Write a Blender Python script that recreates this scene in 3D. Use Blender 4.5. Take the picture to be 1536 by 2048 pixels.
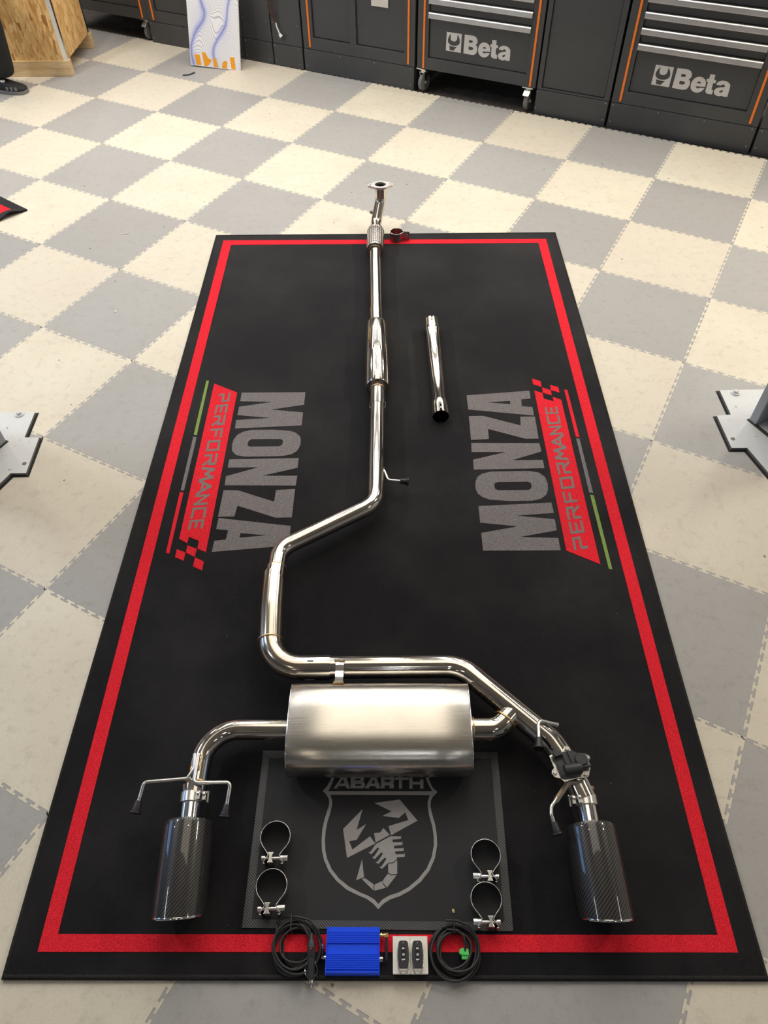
import bpy, bmesh, math, random
from math import sin, cos, pi, radians
from mathutils import Vector, Matrix
from mathutils.geometry import tessellate_polygon

random.seed(7)
scene = bpy.context.scene
COL = scene.collection
for o in list(bpy.data.objects):
    bpy.data.objects.remove(o, do_unlink=True)

# ------------------------------------------------------------------ camera
cam_d = bpy.data.cameras.new('camera')
cam = bpy.data.objects.new('camera', cam_d)
COL.objects.link(cam)
cam.location = (0.0218, -1.7905, 1.8695)
cam.rotation_euler = (0.69602399, 0.01057669, 0.00288885)
cam_d.sensor_fit = 'VERTICAL'
cam_d.sensor_height = 36.0
cam_d.lens = 25.522
cam_d.clip_start = 0.02
cam_d.clip_end = 60
scene.camera = cam

# ------------------------------------------------------------------ world, exposure
world = bpy.data.worlds.new('world')
scene.world = world
world.use_nodes = True
bg = world.node_tree.nodes['Background']
bg.inputs[0].default_value = (0.75, 0.82, 1.0, 1)
bg.inputs[1].default_value = 0.35
scene.view_settings.view_transform = 'Standard'
scene.view_settings.look = 'None'
scene.view_settings.gamma = 1.0
scene.view_settings.use_curve_mapping = False
scene.view_settings.exposure = 0.0

# ------------------------------------------------------------------ lamps of the workshop (LED battens under the ceiling), added panel and streak lamps
WARM = (1.0, 0.90, 0.76)
COOL = (0.93, 0.96, 1.0)
LAMPS = [  # x, y, z, length along y, width, watts, colour, where it hangs
    (-3.7, -1.1, 3.2, 0.7, 0.14, 10, COOL, 'outer left row, nearest the camera'),
    (-3.7, 1.0, 3.2, 0.7, 0.14, 66, COOL, 'outer left row, middle'),
    (-3.7, 3.1, 3.2, 0.7, 0.14, 40, WARM, 'outer left row, nearest the cabinets'),
    (3.7, -1.1, 3.2, 0.7, 0.14, 7, WARM, 'outer right row, nearest the camera'),
    (3.7, 1.0, 3.2, 0.7, 0.14, 60, WARM, 'outer right row, middle'),
    (3.7, 3.1, 3.2, 0.7, 0.14, 62, WARM, 'outer right row, nearest the cabinets'),
    (0.0, 0.95, 4.25, 2.2, 2.6, 30, WARM, 'added wide soft fill panel over the rug'),  # invented panel, gives the muffler top and pipes a broad cream reflection
] + [(x, 2.95, 3.8, 2.5, 0.06, 21, WARM if k % 2 else COOL, 'long row over the far rug end, ' + col)
     for k, (x, col) in enumerate(((-2.3, 'outer left'), (-1.45, 'left'), (-0.7, 'left of centre'), (0.1, 'centre'), (0.8, 'right of centre'), (1.5, 'right'), (2.3, 'outer right')))
] + [(x, 7.0, 3.7, 4.6, 0.08, 40, WARM if k % 2 else COOL, 'long row behind the cabinets, ' + col)
     for k, (x, col) in enumerate(((-3.2, 'far left'), (-2.0, 'left'), (-1.0, 'left of centre'), (0.0, 'centre'), (1.0, 'right of centre'), (2.0, 'right'), (3.2, 'far right')))
] + [(x, y, 3.6, 0.6, 0.05, 3.2, COOL if k else WARM, 'added behind the camera for streaks, %s, %s' % (row, col))  # added lamps, kept narrow to put bright streaks on the pipes
     for (y, row) in ((-2.9, 'near row'), (-4.8, 'far row'))
     for k, (x, col) in enumerate(((-1.6, 'left'), (0.2, 'centre'), (1.9, 'right')))
]
for i, (x, y, z, ln, wd, pw, c, where) in enumerate(LAMPS):
    ld = bpy.data.lights.new('batten_light', 'AREA')
    ld.shape = 'RECTANGLE'
    ld.size = wd
    ld.size_y = ln
    ld.energy = pw
    ld.color = c
    lo = bpy.data.objects.new('batten_light', ld)
    lo.location = (x, y, z)
    COL.objects.link(lo)

# ------------------------------------------------------------------ helpers
def tag(o, label=None, cat=None, group=None, kind=None):
    if label: o['label'] = label
    if cat: o['category'] = cat
    if group: o['group'] = group
    if kind: o['kind'] = kind
    return o

def empty(name, loc=(0, 0, 0), rotz=0.0, label=None, cat=None, group=None):
    o = bpy.data.objects.new(name, None)
    o.empty_display_size = 0.05
    COL.objects.link(o)
    o.location = loc
    o.rotation_euler = (0, 0, rotz)
    return tag(o, label, cat, group)

class MB:
    def __init__(s):
        s.v = []; s.f = []; s.uv = None
    def add(s, vs, fs, M=None):
        n = len(s.v)
        for p in vs:
            s.v.append(tuple(M @ Vector(p)) if M is not None else tuple(p))
        for f in fs:
            s.f.append([i + n for i in f])
        return s
    def box(s, x0, x1, y0, y1, z0, z1, M=None):
        vs = [(x0, y0, z0), (x1, y0, z0), (x1, y1, z0), (x0, y1, z0), (x0, y0, z1), (x1, y0, z1), (x1, y1, z1), (x0, y1, z1)]
        return s.add(vs, [(0, 3, 2, 1), (4, 5, 6, 7), (0, 1, 5, 4), (1, 2, 6, 5), (2, 3, 7, 6), (3, 0, 4, 7)], M)
    def prism(s, loops, z0, z1, M=None, bottom=True):
        if not isinstance(loops[0][0], (tuple, list)): loops = [loops]
        def area(l): return sum(l[i][0] * l[(i + 1) % len(l)][1] - l[(i + 1) % len(l)][0] * l[i][1] for i in range(len(l)))
        L = []
        for k, l in enumerate(loops):
            l = [tuple(p[:2]) for p in l]
            a = area(l)
            if (a < 0) == (k == 0): l = l[::-1]
            L.append(l)
        flat = [p for l in L for p in l]
        n = len(flat)
        tris = tessellate_polygon([[Vector((p[0], p[1], 0)) for p in l] for l in L])
        vs = [(p[0], p[1], z0) for p in flat] + [(p[0], p[1], z1) for p in flat]
        fs = []
        for t in tris:
            a, b, c = [flat[i] for i in t]
            cr = (b[0] - a[0]) * (c[1] - a[1]) - (b[1] - a[1]) * (c[0] - a[0])
            if abs(cr) < 1e-12: continue
            t = tuple(t) if cr > 0 else tuple(t)[::-1]
            fs.append(tuple(i + n for i in t))
            if bottom: fs.append(t[::-1])
        k = 0
        for l in L:
            m = len(l)
            for i in range(m):
                a, b = k + i, k + (i + 1) % m
                fs.append((a, b, b + n, a + n))
            k += m
        return s.add(vs, fs, M)
    def tube(s, path, r, seg=20, caps=True, inner=None, M=None, close=False):
        P = [Vector(p) for p in path]
        n = len(P)
        R = r if isinstance(r, (list, tuple)) else [r] * n
        T = []
        for i in range(n):
            if close: t = P[(i + 1) % n] - P[i - 1]
            else: t = P[min(i + 1, n - 1)] - P[max(i - 1, 0)]
            if t.length < 1e-9: t = T[-1] if T else Vector((0, 0, 1))
            T.append(t.normalized())
        ref = Vector((0, 0, 1)) if abs(T[0].z) < 0.9 else Vector((1, 0, 0))
        N = (ref - T[0] * ref.dot(T[0])).normalized()
        frames = []
        for i in range(n):
            if i:
                q = T[i - 1].rotation_difference(T[i])
                N = q @ N
                N = (N - T[i] * N.dot(T[i])).normalized()
            frames.append((N.copy(), T[i].cross(N)))
        def rings(rad):
            vs = []
            for i in range(n):
                a, b = frames[i]
                for k in range(seg):
                    t = 2 * pi * k / seg
                    vs.append(tuple(P[i] + (a * cos(t) + b * sin(t)) * rad[i]))
            return vs
        vs = rings(R); fs = []
        m = n if close else n - 1
        for i in range(m):
            j = (i + 1) % n
            for k in range(seg):
                k2 = (k + 1) % seg
                fs.append((i * seg + k, i * seg + k2, j * seg + k2, j * seg + k))
        if inner is None:
            if caps and not close:
                fs.append(tuple(range(seg))[::-1]); fs.append(tuple((n - 1) * seg + k for k in range(seg)))
        else:
            RI = [x - inner for x in R]
            o = len(vs); vs += rings(RI)
            for i in range(n - 1):
                for k in range(seg):
                    k2 = (k + 1) % seg
                    fs.append((o + i * seg + k2, o + i * seg + k, o + (i + 1) * seg + k, o + (i + 1) * seg + k2))
            e = (n - 1) * seg
            for k in range(seg):
                k2 = (k + 1) % seg
                fs.append((k2, k, o + k, o + k2)); fs.append((e + k, e + k2, o + e + k2, o + e + k))
        return s.add(vs, fs, M)
    def lathe(s, prof, seg=24, M=None, close=False):
        """prof: (radius, z) pairs revolved about local z"""
        vs = []; fs = []
        n = len(prof)
        for (r, z) in prof:
            for k in range(seg):
                t = 2 * pi * k / seg
                vs.append((r * cos(t), r * sin(t), z))
        for i in range(n if close else n - 1):
            j = (i + 1) % n
            for k in range(seg):
                k2 = (k + 1) % seg
                fs.append((i * seg + k, i * seg + k2, j * seg + k2, j * seg + k))
        if not close:
            if prof[0][0] > 1e-6: fs.append(tuple(range(seg))[::-1])
            if prof[-1][0] > 1e-6: fs.append(tuple((n - 1) * seg + k for k in range(seg)))
        return s.add(vs, fs, M)
    def build(s, name, material, parent=None, smooth=None, bevel=None, kind=None, label=None, recalc=True):
        me = bpy.data.meshes.new(name)
        me.from_pydata(s.v, [], s.f)
        me.validate()
        if recalc:
            b = bmesh.new(); b.from_mesh(me)
            bmesh.ops.recalc_face_normals(b, faces=b.faces)
            b.to_mesh(me); b.free()
        if smooth:
            me.shade_smooth()
            me.set_sharp_from_angle(angle=radians(smooth))
        me.materials.append(material)
        o = bpy.data.objects.new(name, me)
        COL.objects.link(o)
        if parent: o.parent = parent
        if bevel:
            md = o.modifiers.new('bevel', 'BEVEL'); md.width = bevel; md.segments = 2; md.limit_method = 'ANGLE'; md.angle_limit = radians(40)
            md.harden_normals = False
        if kind: o['kind'] = kind
        if label: o['label'] = label
        return o

def copy_tree(o, parent=None):
    c = o.copy(); COL.objects.link(c)
    if parent: c.parent = parent
    for ch in list(o.children):
        copy_tree(ch, c)
    return c

def fillet(pts, R, n=10):
    """polyline with rounded corners; R one radius or one per inner corner"""
    P = [Vector(p) for p in pts]
    out = [P[0]]
    for i in range(1, len(P) - 1):
        r = R[i - 1] if isinstance(R, (list, tuple)) else R
        a = (P[i - 1] - P[i]); b = (P[i + 1] - P[i])
        la, lb = a.length, b.length
        a.normalize(); b.normalize()
        ang = a.angle(b)
        if ang > pi - 0.02 or r <= 0:
            out.append(P[i]); continue
        d = r / math.tan(ang / 2)
        d = min(d, la * 0.95, lb * 0.95)
        rr = d * math.tan(ang / 2)
        p0 = P[i] + a * d; p1 = P[i] + b * d
        c = P[i] + (a + b).normalized() * (rr / sin(ang / 2))
        v0 = p0 - c; v1 = p1 - c
        tot = v0.angle(v1)
        ax = v0.cross(v1).normalized()
        for k in range(n + 1):
            out.append(c + Matrix.Rotation(tot * k / n, 3, ax) @ v0)
    out.append(P[-1])
    res = [out[0]]
    for p in out[1:]:
        if (p - res[-1]).length > 1e-5: res.append(p)
    return res

def subdiv(path, step):
    res = [path[0]]
    for a, b in zip(path[:-1], path[1:]):
        n = max(1, int((b - a).length / step))
        for k in range(1, n + 1): res.append(a.lerp(b, k / n))
    return res

def frame_to(p, d, up=(0, 0, 1)):
    """matrix whose local z runs along d from p, local y close to up"""
    z = Vector(d).normalized(); u = Vector(up)
    x = u.cross(z)
    if x.length < 1e-6: x = Vector((1, 0, 0))
    x.normalize(); y = z.cross(x)
    return Matrix(((x.x, y.x, z.x, p[0]), (x.y, y.y, z.y, p[1]), (x.z, y.z, z.z, p[2]), (0, 0, 0, 1)))

# ------------------------------------------------------------------ materials
def mat(name, base=(0.5, 0.5, 0.5), rough=0.5, metal=0.0, coat=0.0, spec=0.5):
    m = bpy.data.materials.new(name); m.use_nodes = True
    b = m.node_tree.nodes['Principled BSDF']
    b.inputs['Base Color'].default_value = (*base, 1)
    b.inputs['Roughness'].default_value = rough
    b.inputs['Metallic'].default_value = metal
    b.inputs['Coat Weight'].default_value = coat
    b.inputs['Coat Roughness'].default_value = 0.04
    b.inputs['Specular IOR Level'].default_value = spec
    return m

class NT:
    def __init__(s, m):
        s.m = m; s.t = m.node_tree; s.b = s.t.nodes['Principled BSDF']; s.n = s.t.nodes; s.l = s.t.links
    def new(s, typ, **kw):
        n = s.n.new(typ)
        for k, v in kw.items(): setattr(n, k, v)
        return n
    def link(s, a, b): s.l.new(a, b)
    def coord(s, which='Object', scale=(1, 1, 1), rot=(0, 0, 0)):
        c = s.new('ShaderNodeTexCoord'); mp = s.new('ShaderNodeMapping')
        mp.inputs['Scale'].default_value = scale; mp.inputs['Rotation'].default_value = rot
        s.link(c.outputs[which], mp.inputs['Vector'])
        return mp.outputs[0]
    def noise(s, vec, scale, detail=3, rough=0.55):
        n = s.new('ShaderNodeTexNoise'); n.inputs['Scale'].default_value = scale
        n.inputs['Detail'].default_value = detail; n.inputs['Roughness'].default_value = rough
        if vec is not None: s.link(vec, n.inputs['Vector'])
        return n.outputs[0]
    def ramp(s, fac, stops, interp='LINEAR'):
        r = s.new('ShaderNodeValToRGB'); r.color_ramp.interpolation = interp
        e = r.color_ramp.elements
        while len(e) < len(stops): e.new(0.5)
        for k, (p, c) in enumerate(stops):
            e[k].position = p; e[k].color = (*c, 1) if len(c) == 3 else c
        s.link(fac, r.inputs[0])
        return r.outputs[0]
    def math(s, op, a, b=None, c=None):
        n = s.new('ShaderNodeMath', operation=op)
        for i, x in enumerate((a, b, c)):
            if x is None: continue
            if isinstance(x, (int, float)): n.inputs[i].default_value = x
            else: s.link(x, n.inputs[i])
        return n.outputs[0]
    def mix(s, fac, a, b, mode='MIX'):
        n = s.new('ShaderNodeMix', data_type='RGBA', blend_type=mode)
        for i, x in ((0, fac), (6, a), (7, b)):
            if isinstance(x, (int, float)): n.inputs[i].default_value = x
            elif isinstance(x, tuple): n.inputs[i].default_value = (*x, 1)
            else: s.link(x, n.inputs[i])
        return n.outputs[2]
    def bump(s, h, strength=0.2, dist=0.002):
        n = s.new('ShaderNodeBump'); n.inputs['Strength'].default_value = strength; n.inputs['Distance'].default_value = dist
        s.link(h, n.inputs['Height']); s.link(n.outputs[0], s.b.inputs['Normal'])
    def col(s, c): s.link(c, s.b.inputs['Base Color'])
    def rough(s, c): s.link(c, s.b.inputs['Roughness'])

def grey3(a): return (a, a, a)

def pile_mat(name, c0, c1, rough=0.95, scale=520, dirt=True, sheen=0.0, lint=False):
    m = mat(name, c1, rough, spec=0.12); t = NT(m)
    v = t.coord('Object')
    n = t.noise(v, scale, 2, 0.7)
    c = t.ramp(n, [(0.33, c0), (0.66, c1)])
    if dirt:
        big = t.noise(v, 2.2, 4, 0.6)
        c = t.mix(t.math('MULTIPLY', t.ramp(big, [(0.42, grey3(0)), (0.75, grey3(1))]), 0.12), c, (0.16, 0.15, 0.14))
    if lint:
        vl = t.new('ShaderNodeTexVoronoi'); vl.inputs['Scale'].default_value = 26; t.link(v, vl.inputs['Vector'])
        sc_ = t.new('ShaderNodeSeparateColor'); t.link(vl.outputs['Color'], sc_.inputs[0])
        spot = t.math('LESS_THAN', vl.outputs['Distance'], t.math('MULTIPLY', t.math('SUBTRACT', sc_.outputs[0], 0.62), 0.075))
        c = t.mix(t.math('MULTIPLY', spot, 0.8), c, (0.42, 0.41, 0.39))
    t.col(c); t.bump(n, 0.55, 0.003)
    m.node_tree.nodes['Principled BSDF'].inputs['Sheen Weight'].default_value = sheen
    m.node_tree.nodes['Principled BSDF'].inputs['Sheen Roughness'].default_value = 0.45
    return m

M = {}
M['rug_black'] = pile_mat('rug_black_pile', (0.0045, 0.0045, 0.0052), (0.017, 0.016, 0.018), sheen=0.17, lint=True)
M['rug_red'] = pile_mat('rug_red_pile', (0.56, 0.010, 0.020), (0.96, 0.036, 0.056), dirt=False, scale=420)
M['rug_grey'] = pile_mat('rug_grey_pile', (0.085, 0.075, 0.078), (0.31, 0.285, 0.285), dirt=False, scale=600)
M['rug_green'] = pile_mat('rug_green_pile', (0.14, 0.23, 0.05), (0.30, 0.42, 0.12), dirt=False)
M['rug_binding'] = pile_mat('rug_binding', (0.012, 0.012, 0.012), (0.035, 0.033, 0.032), scale=300)
M['dark_print'] = pile_mat('dark_grey_pile', (0.13, 0.10, 0.095), (0.33, 0.27, 0.25), dirt=False)

def steel(name, base=(0.70, 0.66, 0.60), r0=0.07, r1=0.14, brush=None, bumps=0.05):
    m = mat(name, base, r0, 1.0); t = NT(m)
    v = t.coord('Object', brush or (18, 18, 18))
    n = t.noise(v, 6.0, 4, 0.6)
    mr = t.new('ShaderNodeMapRange'); mr.inputs['To Min'].default_value = r0; mr.inputs['To Max'].default_value = r1
    t.link(n, mr.inputs[0]); t.rough(mr.outputs[0])
    v2 = t.coord('Object', (1, 1, 1))
    c = t.ramp(t.noise(v2, 7.0, 2), [(0.3, tuple(x * 0.86 for x in base)), (0.7, base)])
    t.col(c)
    t.bump(n, bumps, 0.0008)
    return m
M['steel'] = steel('stainless_tube')
M['steel_warm'] = steel('heat_tinted_steel', (0.62, 0.55, 0.46), 0.12, 0.22)
M['muffler'] = steel('brushed_muffler_steel', (0.66, 0.625, 0.56), 0.20, 0.32, brush=(2, 40, 40), bumps=0.008)
M['weld'] = steel('weld_bead_gold', (0.72, 0.50, 0.27), 0.25, 0.45, brush=(160, 160, 160))
M['chrome'] = steel('bright_chrome', (0.82, 0.82, 0.82), 0.05, 0.09)
M['zinc'] = steel('zinc_plated_steel', (0.80, 0.79, 0.76), 0.16, 0.32, brush=(60, 60, 60))
M['band'] = steel('band_steel', (0.70, 0.68, 0.66), 0.14, 0.22)
M['dull_band'] = steel('dull_clamp_steel', (0.34, 0.31, 0.30), 0.32, 0.42)
M['brass'] = steel('brass', (0.86, 0.66, 0.30), 0.2, 0.3)
M['hole'] = mat('dark_inside', (0.006, 0.006, 0.006), 0.7, 0.0)
M['rubber'] = mat('black_rubber', (0.014, 0.014, 0.015), 0.38)
M['plastic_black'] = mat('black_plastic', (0.030, 0.031, 0.033), 0.45)
M['cord'] = mat('cord_rubber', (0.022, 0.022, 0.023), 0.42)

# woven wire of the flex joint
m = mat('wire_braid', (0.62, 0.56, 0.50), 0.35, 0.9); t = NT(m)
v = t.coord('Object')
w = t.new('ShaderNodeTexWave'); w.wave_type = 'BANDS'; w.bands_direction = 'X'; w.inputs['Scale'].default_value = 34; w.inputs['Distortion'].default_value = 1.0
t.link(v, w.inputs['Vector'])
w2 = t.new('ShaderNodeTexWave'); w2.bands_direction = 'Y'; w2.inputs['Scale'].default_value = 22; w2.inputs['Distortion'].default_value = 2
t.link(v, w2.inputs['Vector'])
mx = t.math('MULTIPLY', w.outputs[1], w2.outputs[1])
t.col(t.ramp(mx, [(0.04, (0.16, 0.13, 0.11)), (0.3, (0.85, 0.80, 0.75))])); t.bump(mx, 0.8, 0.002)
M['braid'] = m

# carbon fibre twill with clear lacquer (UV: u round, v along)
m = mat('carbon_twill', (0.02, 0.02, 0.02), 0.35, 0.0, coat=1.0); t = NT(m)
tc = t.new('ShaderNodeTexCoord'); sp = t.new('ShaderNodeSeparateXYZ'); t.link(tc.outputs['UV'], sp.inputs[0])
fx = t.math('MULTIPLY', sp.outputs[0], 176.0); fy = t.math('MULTIPLY', sp.outputs[1], 96.0)
a = t.math('FLOOR', fx); b_ = t.math('FLOOR', fy)
tw = t.math('MODULO', t.math('ADD', t.math('SUBTRACT', a, b_), 400.0), 4.0)
st = t.math('LESS_THAN', tw, 1.5)
fr = t.math('ABSOLUTE', t.math('SUBTRACT', t.math('FRACT', fx), 0.5))
shade = t.math('SUBTRACT', 1.0, t.math('MULTIPLY', fr, 0.9))
cc = t.mix(st, (0.006, 0.006, 0.006), (0.072, 0.068, 0.064))
t.col(t.mix(0.75, cc, t.mix(1.0, cc, shade, 'MULTIPLY')))
t.b.inputs['Metallic'].default_value = 0.35
M['carbon'] = m

def painted(name, base, rough=0.45, var=0.12):
    m = mat(name, base, rough); t = NT(m)
    v = t.coord('Object')
    n = t.noise(v, 3.5, 5, 0.6)
    t.col(t.ramp(n, [(0.3, tuple(x * (1 - var) for x in base)), (0.7, tuple(x * (1 + var) for x in base))]))
    f = t.noise(v, 380, 2)
    t.bump(f, 0.08, 0.0006)
    return m
M['cabinet'] = painted('anthracite_cabinet_paint', (0.050, 0.052, 0.056), 0.42)
M['cab_dark'] = painted('shadow_gap_black', (0.012, 0.012, 0.013), 0.6)
M['orange'] = painted('orange_trim', (0.86, 0.20, 0.015), 0.4, 0.05)
M['alu'] = steel('worn_aluminium', (0.80, 0.79, 0.77), 0.30, 0.48, brush=(3, 60, 60))
M['print_silver'] = painted('silver_print', (0.62, 0.60, 0.58), 0.5, 0.04)
M['wheel'] = painted('grey_caster_rubber', (0.17, 0.17, 0.165), 0.6)
M['post'] = painted('lift_post_grey_paint', (0.36, 0.39, 0.42), 0.38)
m = painted('lift_plate_paint', (0.66, 0.67, 0.67), 0.5, 0.06); M['plate'] = m
t = NT(m); v = t.coord('Object'); nz = t.noise(v, 38, 6, 0.75)
old = m.node_tree.nodes['Principled BSDF'].inputs['Base Color'].links[0].from_socket
t.col(t.mix(t.ramp(nz, [(0.62, grey3(0)), (0.72, grey3(1))]), old, (0.16, 0.14, 0.11)))
M['plate_edge'] = painted('lift_plate_edge', (0.17, 0.17, 0.16), 0.6)
M['blue'] = mat('blue_anodised', (0.006, 0.085, 0.95), 0.36, 0.25); t = NT(M['blue'])
n = t.noise(t.coord('Object', (8, 400, 400)), 3, 2); t.bump(n, 0.15, 0.0006)
M['card'] = painted('cream_cardboard', (0.88, 0.83, 0.75), 0.8, 0.05)
M['remote'] = mat('remote_grey_plastic', (0.035, 0.035, 0.037), 0.4)
M['white'] = mat('white_print', (0.82, 0.82, 0.80), 0.5)
M['green_plug'] = mat('green_plastic', (0.10, 0.62, 0.13), 0.4)
M['red_led'] = mat('red_indicator', (0.75, 0.03, 0.02), 0.2)
M['cloth_black'] = painted('black_cotton', (0.010, 0.010, 0.011), 0.9)
M['shoe'] = painted('black_shoe_mesh', (0.012, 0.012, 0.013), 0.7)
M['sole'] = painted('grey_shoe_sole', (0.16, 0.16, 0.16), 0.6)
M['lace'] = mat('green_laces', (0.12, 0.75, 0.08), 0.6)
M['skin'] = mat('skin', (0.55, 0.33, 0.24), 0.5)
M['hair'] = mat('dark_hair', (0.03, 0.02, 0.015), 0.6)
M['wall'] = painted('wall_plaster', (0.42, 0.42, 0.42), 0.85, 0.06)
M['ceil'] = painted('ceiling_panels', (0.58, 0.555, 0.51), 0.85, 0.08)
M['concrete'] = mat('dusty_concrete', (0.05, 0.043, 0.037), 0.9); t = NT(M['concrete'])
v = t.coord('Object'); t.col(t.ramp(t.noise(v, 9, 6, 0.7), [(0.3, (0.025, 0.021, 0.018)), (0.7, (0.085, 0.075, 0.065))]))

# floor tiles: one colour each, scuffs and grime that stay put on the floor
def tile_mat(name, base, stain, grime):
    m = mat(name, base, 0.5, spec=0.4); t = NT(m)
    g = t.new('ShaderNodeNewGeometry').outputs['Position']
    oi = t.new('ShaderNodeObjectInfo').outputs['Random']
    n1 = t.noise(g, 3.0, 6, 0.62)
    n2 = t.noise(g, 26, 8, 0.75)
    n3 = t.noise(g, 150, 3, 0.6)
    hs = t.new('ShaderNodeHueSaturation'); hs.inputs['Color'].default_value = (*base, 1)
    t.link(t.math('ADD', 0.93, t.math('MULTIPLY', oi, 0.13)), hs.inputs['Value'])
    t.link(t.math('ADD', 0.495, t.math('MULTIPLY', oi, 0.01)), hs.inputs['Hue'])
    c = t.mix(t.math('MULTIPLY', t.ramp(n1, [(0.40, grey3(0)), (0.72, grey3(1))]), 0.35), hs.outputs[0], stain)
    c = t.mix(t.math('MULTIPLY', t.ramp(n2, [(0.52, grey3(0)), (0.72, grey3(1))]), 0.4), c, grime)
    vo = t.new('ShaderNodeTexVoronoi'); vo.inputs['Scale'].default_value = 7.5; t.link(g, vo.inputs['Vector'])
    c = t.mix(t.math('MULTIPLY', t.math('LESS_THAN', vo.outputs['Distance'], 0.035), 0.75), c, (0.06, 0.05, 0.045))
    vo2 = t.new('ShaderNodeTexVoronoi'); vo2.inputs['Scale'].default_value = 19; t.link(g, vo2.inputs['Vector'])
    c = t.mix(t.math('MULTIPLY', t.math('LESS_THAN', vo2.outputs['Distance'], t.math('MULTIPLY', t.ramp(n1, [(0.45, grey3(0)), (0.8, grey3(1))]), 0.095)), 0.45), c, (0.10, 0.08, 0.065))
    c = t.mix(t.math('MULTIPLY', t.ramp(n3, [(0.35, grey3(1)), (0.6, grey3(0))]), 0.10), c, grime)
    t.col(c)
    mr = t.new('ShaderNodeMapRange'); mr.inputs['To Min'].default_value = 0.36; mr.inputs['To Max'].default_value = 0.6
    t.link(n1, mr.inputs[0]); t.rough(mr.outputs[0])
    t.bump(n3, 0.12, 0.0008)
    return m
M['tile_light'] = tile_mat('pale_pvc_tile', (0.72, 0.665, 0.54), (0.60, 0.50, 0.40), (0.36, 0.29, 0.22))
M['tile_grey'] = tile_mat('grey_pvc_tile', (0.40, 0.39, 0.372), (0.35, 0.325, 0.305), (0.23, 0.205, 0.185))

# OSB: strands of wood pressed in every direction
m = mat('osb_board', (0.6, 0.36, 0.14), 0.65); t = NT(m)
v = t.coord('Object')
def strands(scale, rot, seed):
    mp = t.new('ShaderNodeMapping'); mp.inputs['Rotation'].default_value = rot; mp.inputs['Scale'].default_value = scale
    mp.inputs['Location'].default_value = (seed, seed * 2, 0)
    t.link(v, mp.inputs[0])
    vo = t.new('ShaderNodeTexVoronoi'); vo.inputs['Scale'].default_value = 1.0; t.link(mp.outputs[0], vo.inputs['Vector'])
    return vo.outputs['Color'], mp.outputs[0]
c1, m1 = strands((85, 85, 17), (0.35, 0.3, 0.0), 3)
c2, m2 = strands((56, 56, 20), (-0.6, -0.55, 0.2), 11)
s1 = t.new('ShaderNodeSeparateColor'); t.link(c1, s1.inputs[0])
s2 = t.new('ShaderNodeSeparateColor'); t.link(c2, s2.inputs[0])
base = t.ramp(s1.outputs[0], [(0.0, (0.534, 0.267, 0.075)), (0.35, (0.766, 0.464, 0.174)), (0.75, (0.882, 0.580, 0.244)), (0.95, (0.464, 0.209, 0.058))])
base2 = t.ramp(s2.outputs[1], [(0.0, (0.603, 0.325, 0.093)), (0.5, (0.900, 0.615, 0.278)), (0.93, (0.789, 0.476, 0.174)), (0.97, (0.348, 0.139, 0.041))])
msk = t.math('GREATER_THAN', s2.outputs[0], 0.62)
c = t.mix(msk, base, base2)
gr = t.noise(m1, 3.0, 6, 0.7)
c = t.mix(t.math('MULTIPLY', t.ramp(gr, [(0.45, grey3(0)), (0.72, grey3(1))]), 0.32), c, (0.36, 0.18, 0.05))
t.col(c); t.bump(s1.outputs[1], 0.25, 0.0015)
M['osb'] = m
m = mat('pine_board', (0.7, 0.5, 0.27), 0.6); t = NT(m)
v = t.coord('Object', (2.5, 30, 30)); n = t.noise(v, 2.0, 6, 0.65)
t.col(t.ramp(n, [(0.3, (0.56, 0.36, 0.16)), (0.6, (0.76, 0.57, 0.32)), (0.8, (0.60, 0.40, 0.20))]))
M['pine'] = m

# wavy line artwork printed on the canvas
m = mat('wave_line_print', (0.85, 0.85, 0.9), 0.6); t = NT(m)
v = t.coord('Object'); sx = t.new('ShaderNodeSeparateXYZ'); t.link(v, sx.inputs[0])
X, Y = sx.outputs[0], sx.outputs[1]
s1 = t.math('SINE', t.math('ADD', t.math('MULTIPLY', X, 31.0), t.math('MULTIPLY', Y, 5.0)))
s2 = t.math('SINE', t.math('ADD', t.math('MULTIPLY', X, 17.0), t.math('MULTIPLY', Y, -14.0)))
nn = t.noise(v, 5.0, 0, 0.3)
warp_ = t.math('ADD', t.math('MULTIPLY', s1, 0.021), t.math('MULTIPLY', s2, 0.026))
warp_ = t.math('ADD', warp_, t.math('MULTIPLY', t.math('SUBTRACT', nn, 0.5), 0.13))
ph = t.math('MULTIPLY', t.math('ADD', Y, warp_), 74.0)
tri = t.math('ABSOLUTE', t.math('SUBTRACT', t.math('FRACT', ph), 0.5))
ln = t.ramp(tri, [(0.34, grey3(0)), (0.46, grey3(1))])
ridge = t.math('ABSOLUTE', t.math('SUBTRACT', t.math('FRACT', t.math('ADD', t.math('MULTIPLY', X, 5.4), t.math('ADD', t.math('MULTIPLY', Y, -1.5), t.math('MULTIPLY', nn, 0.9)))), 0.5))
pale = t.ramp(ridge, [(0.0, (0.22, 0.24, 0.55)), (0.035, (0.46, 0.50, 0.84)), (0.12, (0.80, 0.81, 0.92)), (0.30, (0.87, 0.87, 0.90))])
t.col(t.mix(t.math('MULTIPLY', ln, 0.62), pale, (0.24, 0.24, 0.30)))
M['art'] = m
M['art_orange'] = mat('orange_print', (0.88, 0.36, 0.01), 0.6)
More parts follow.
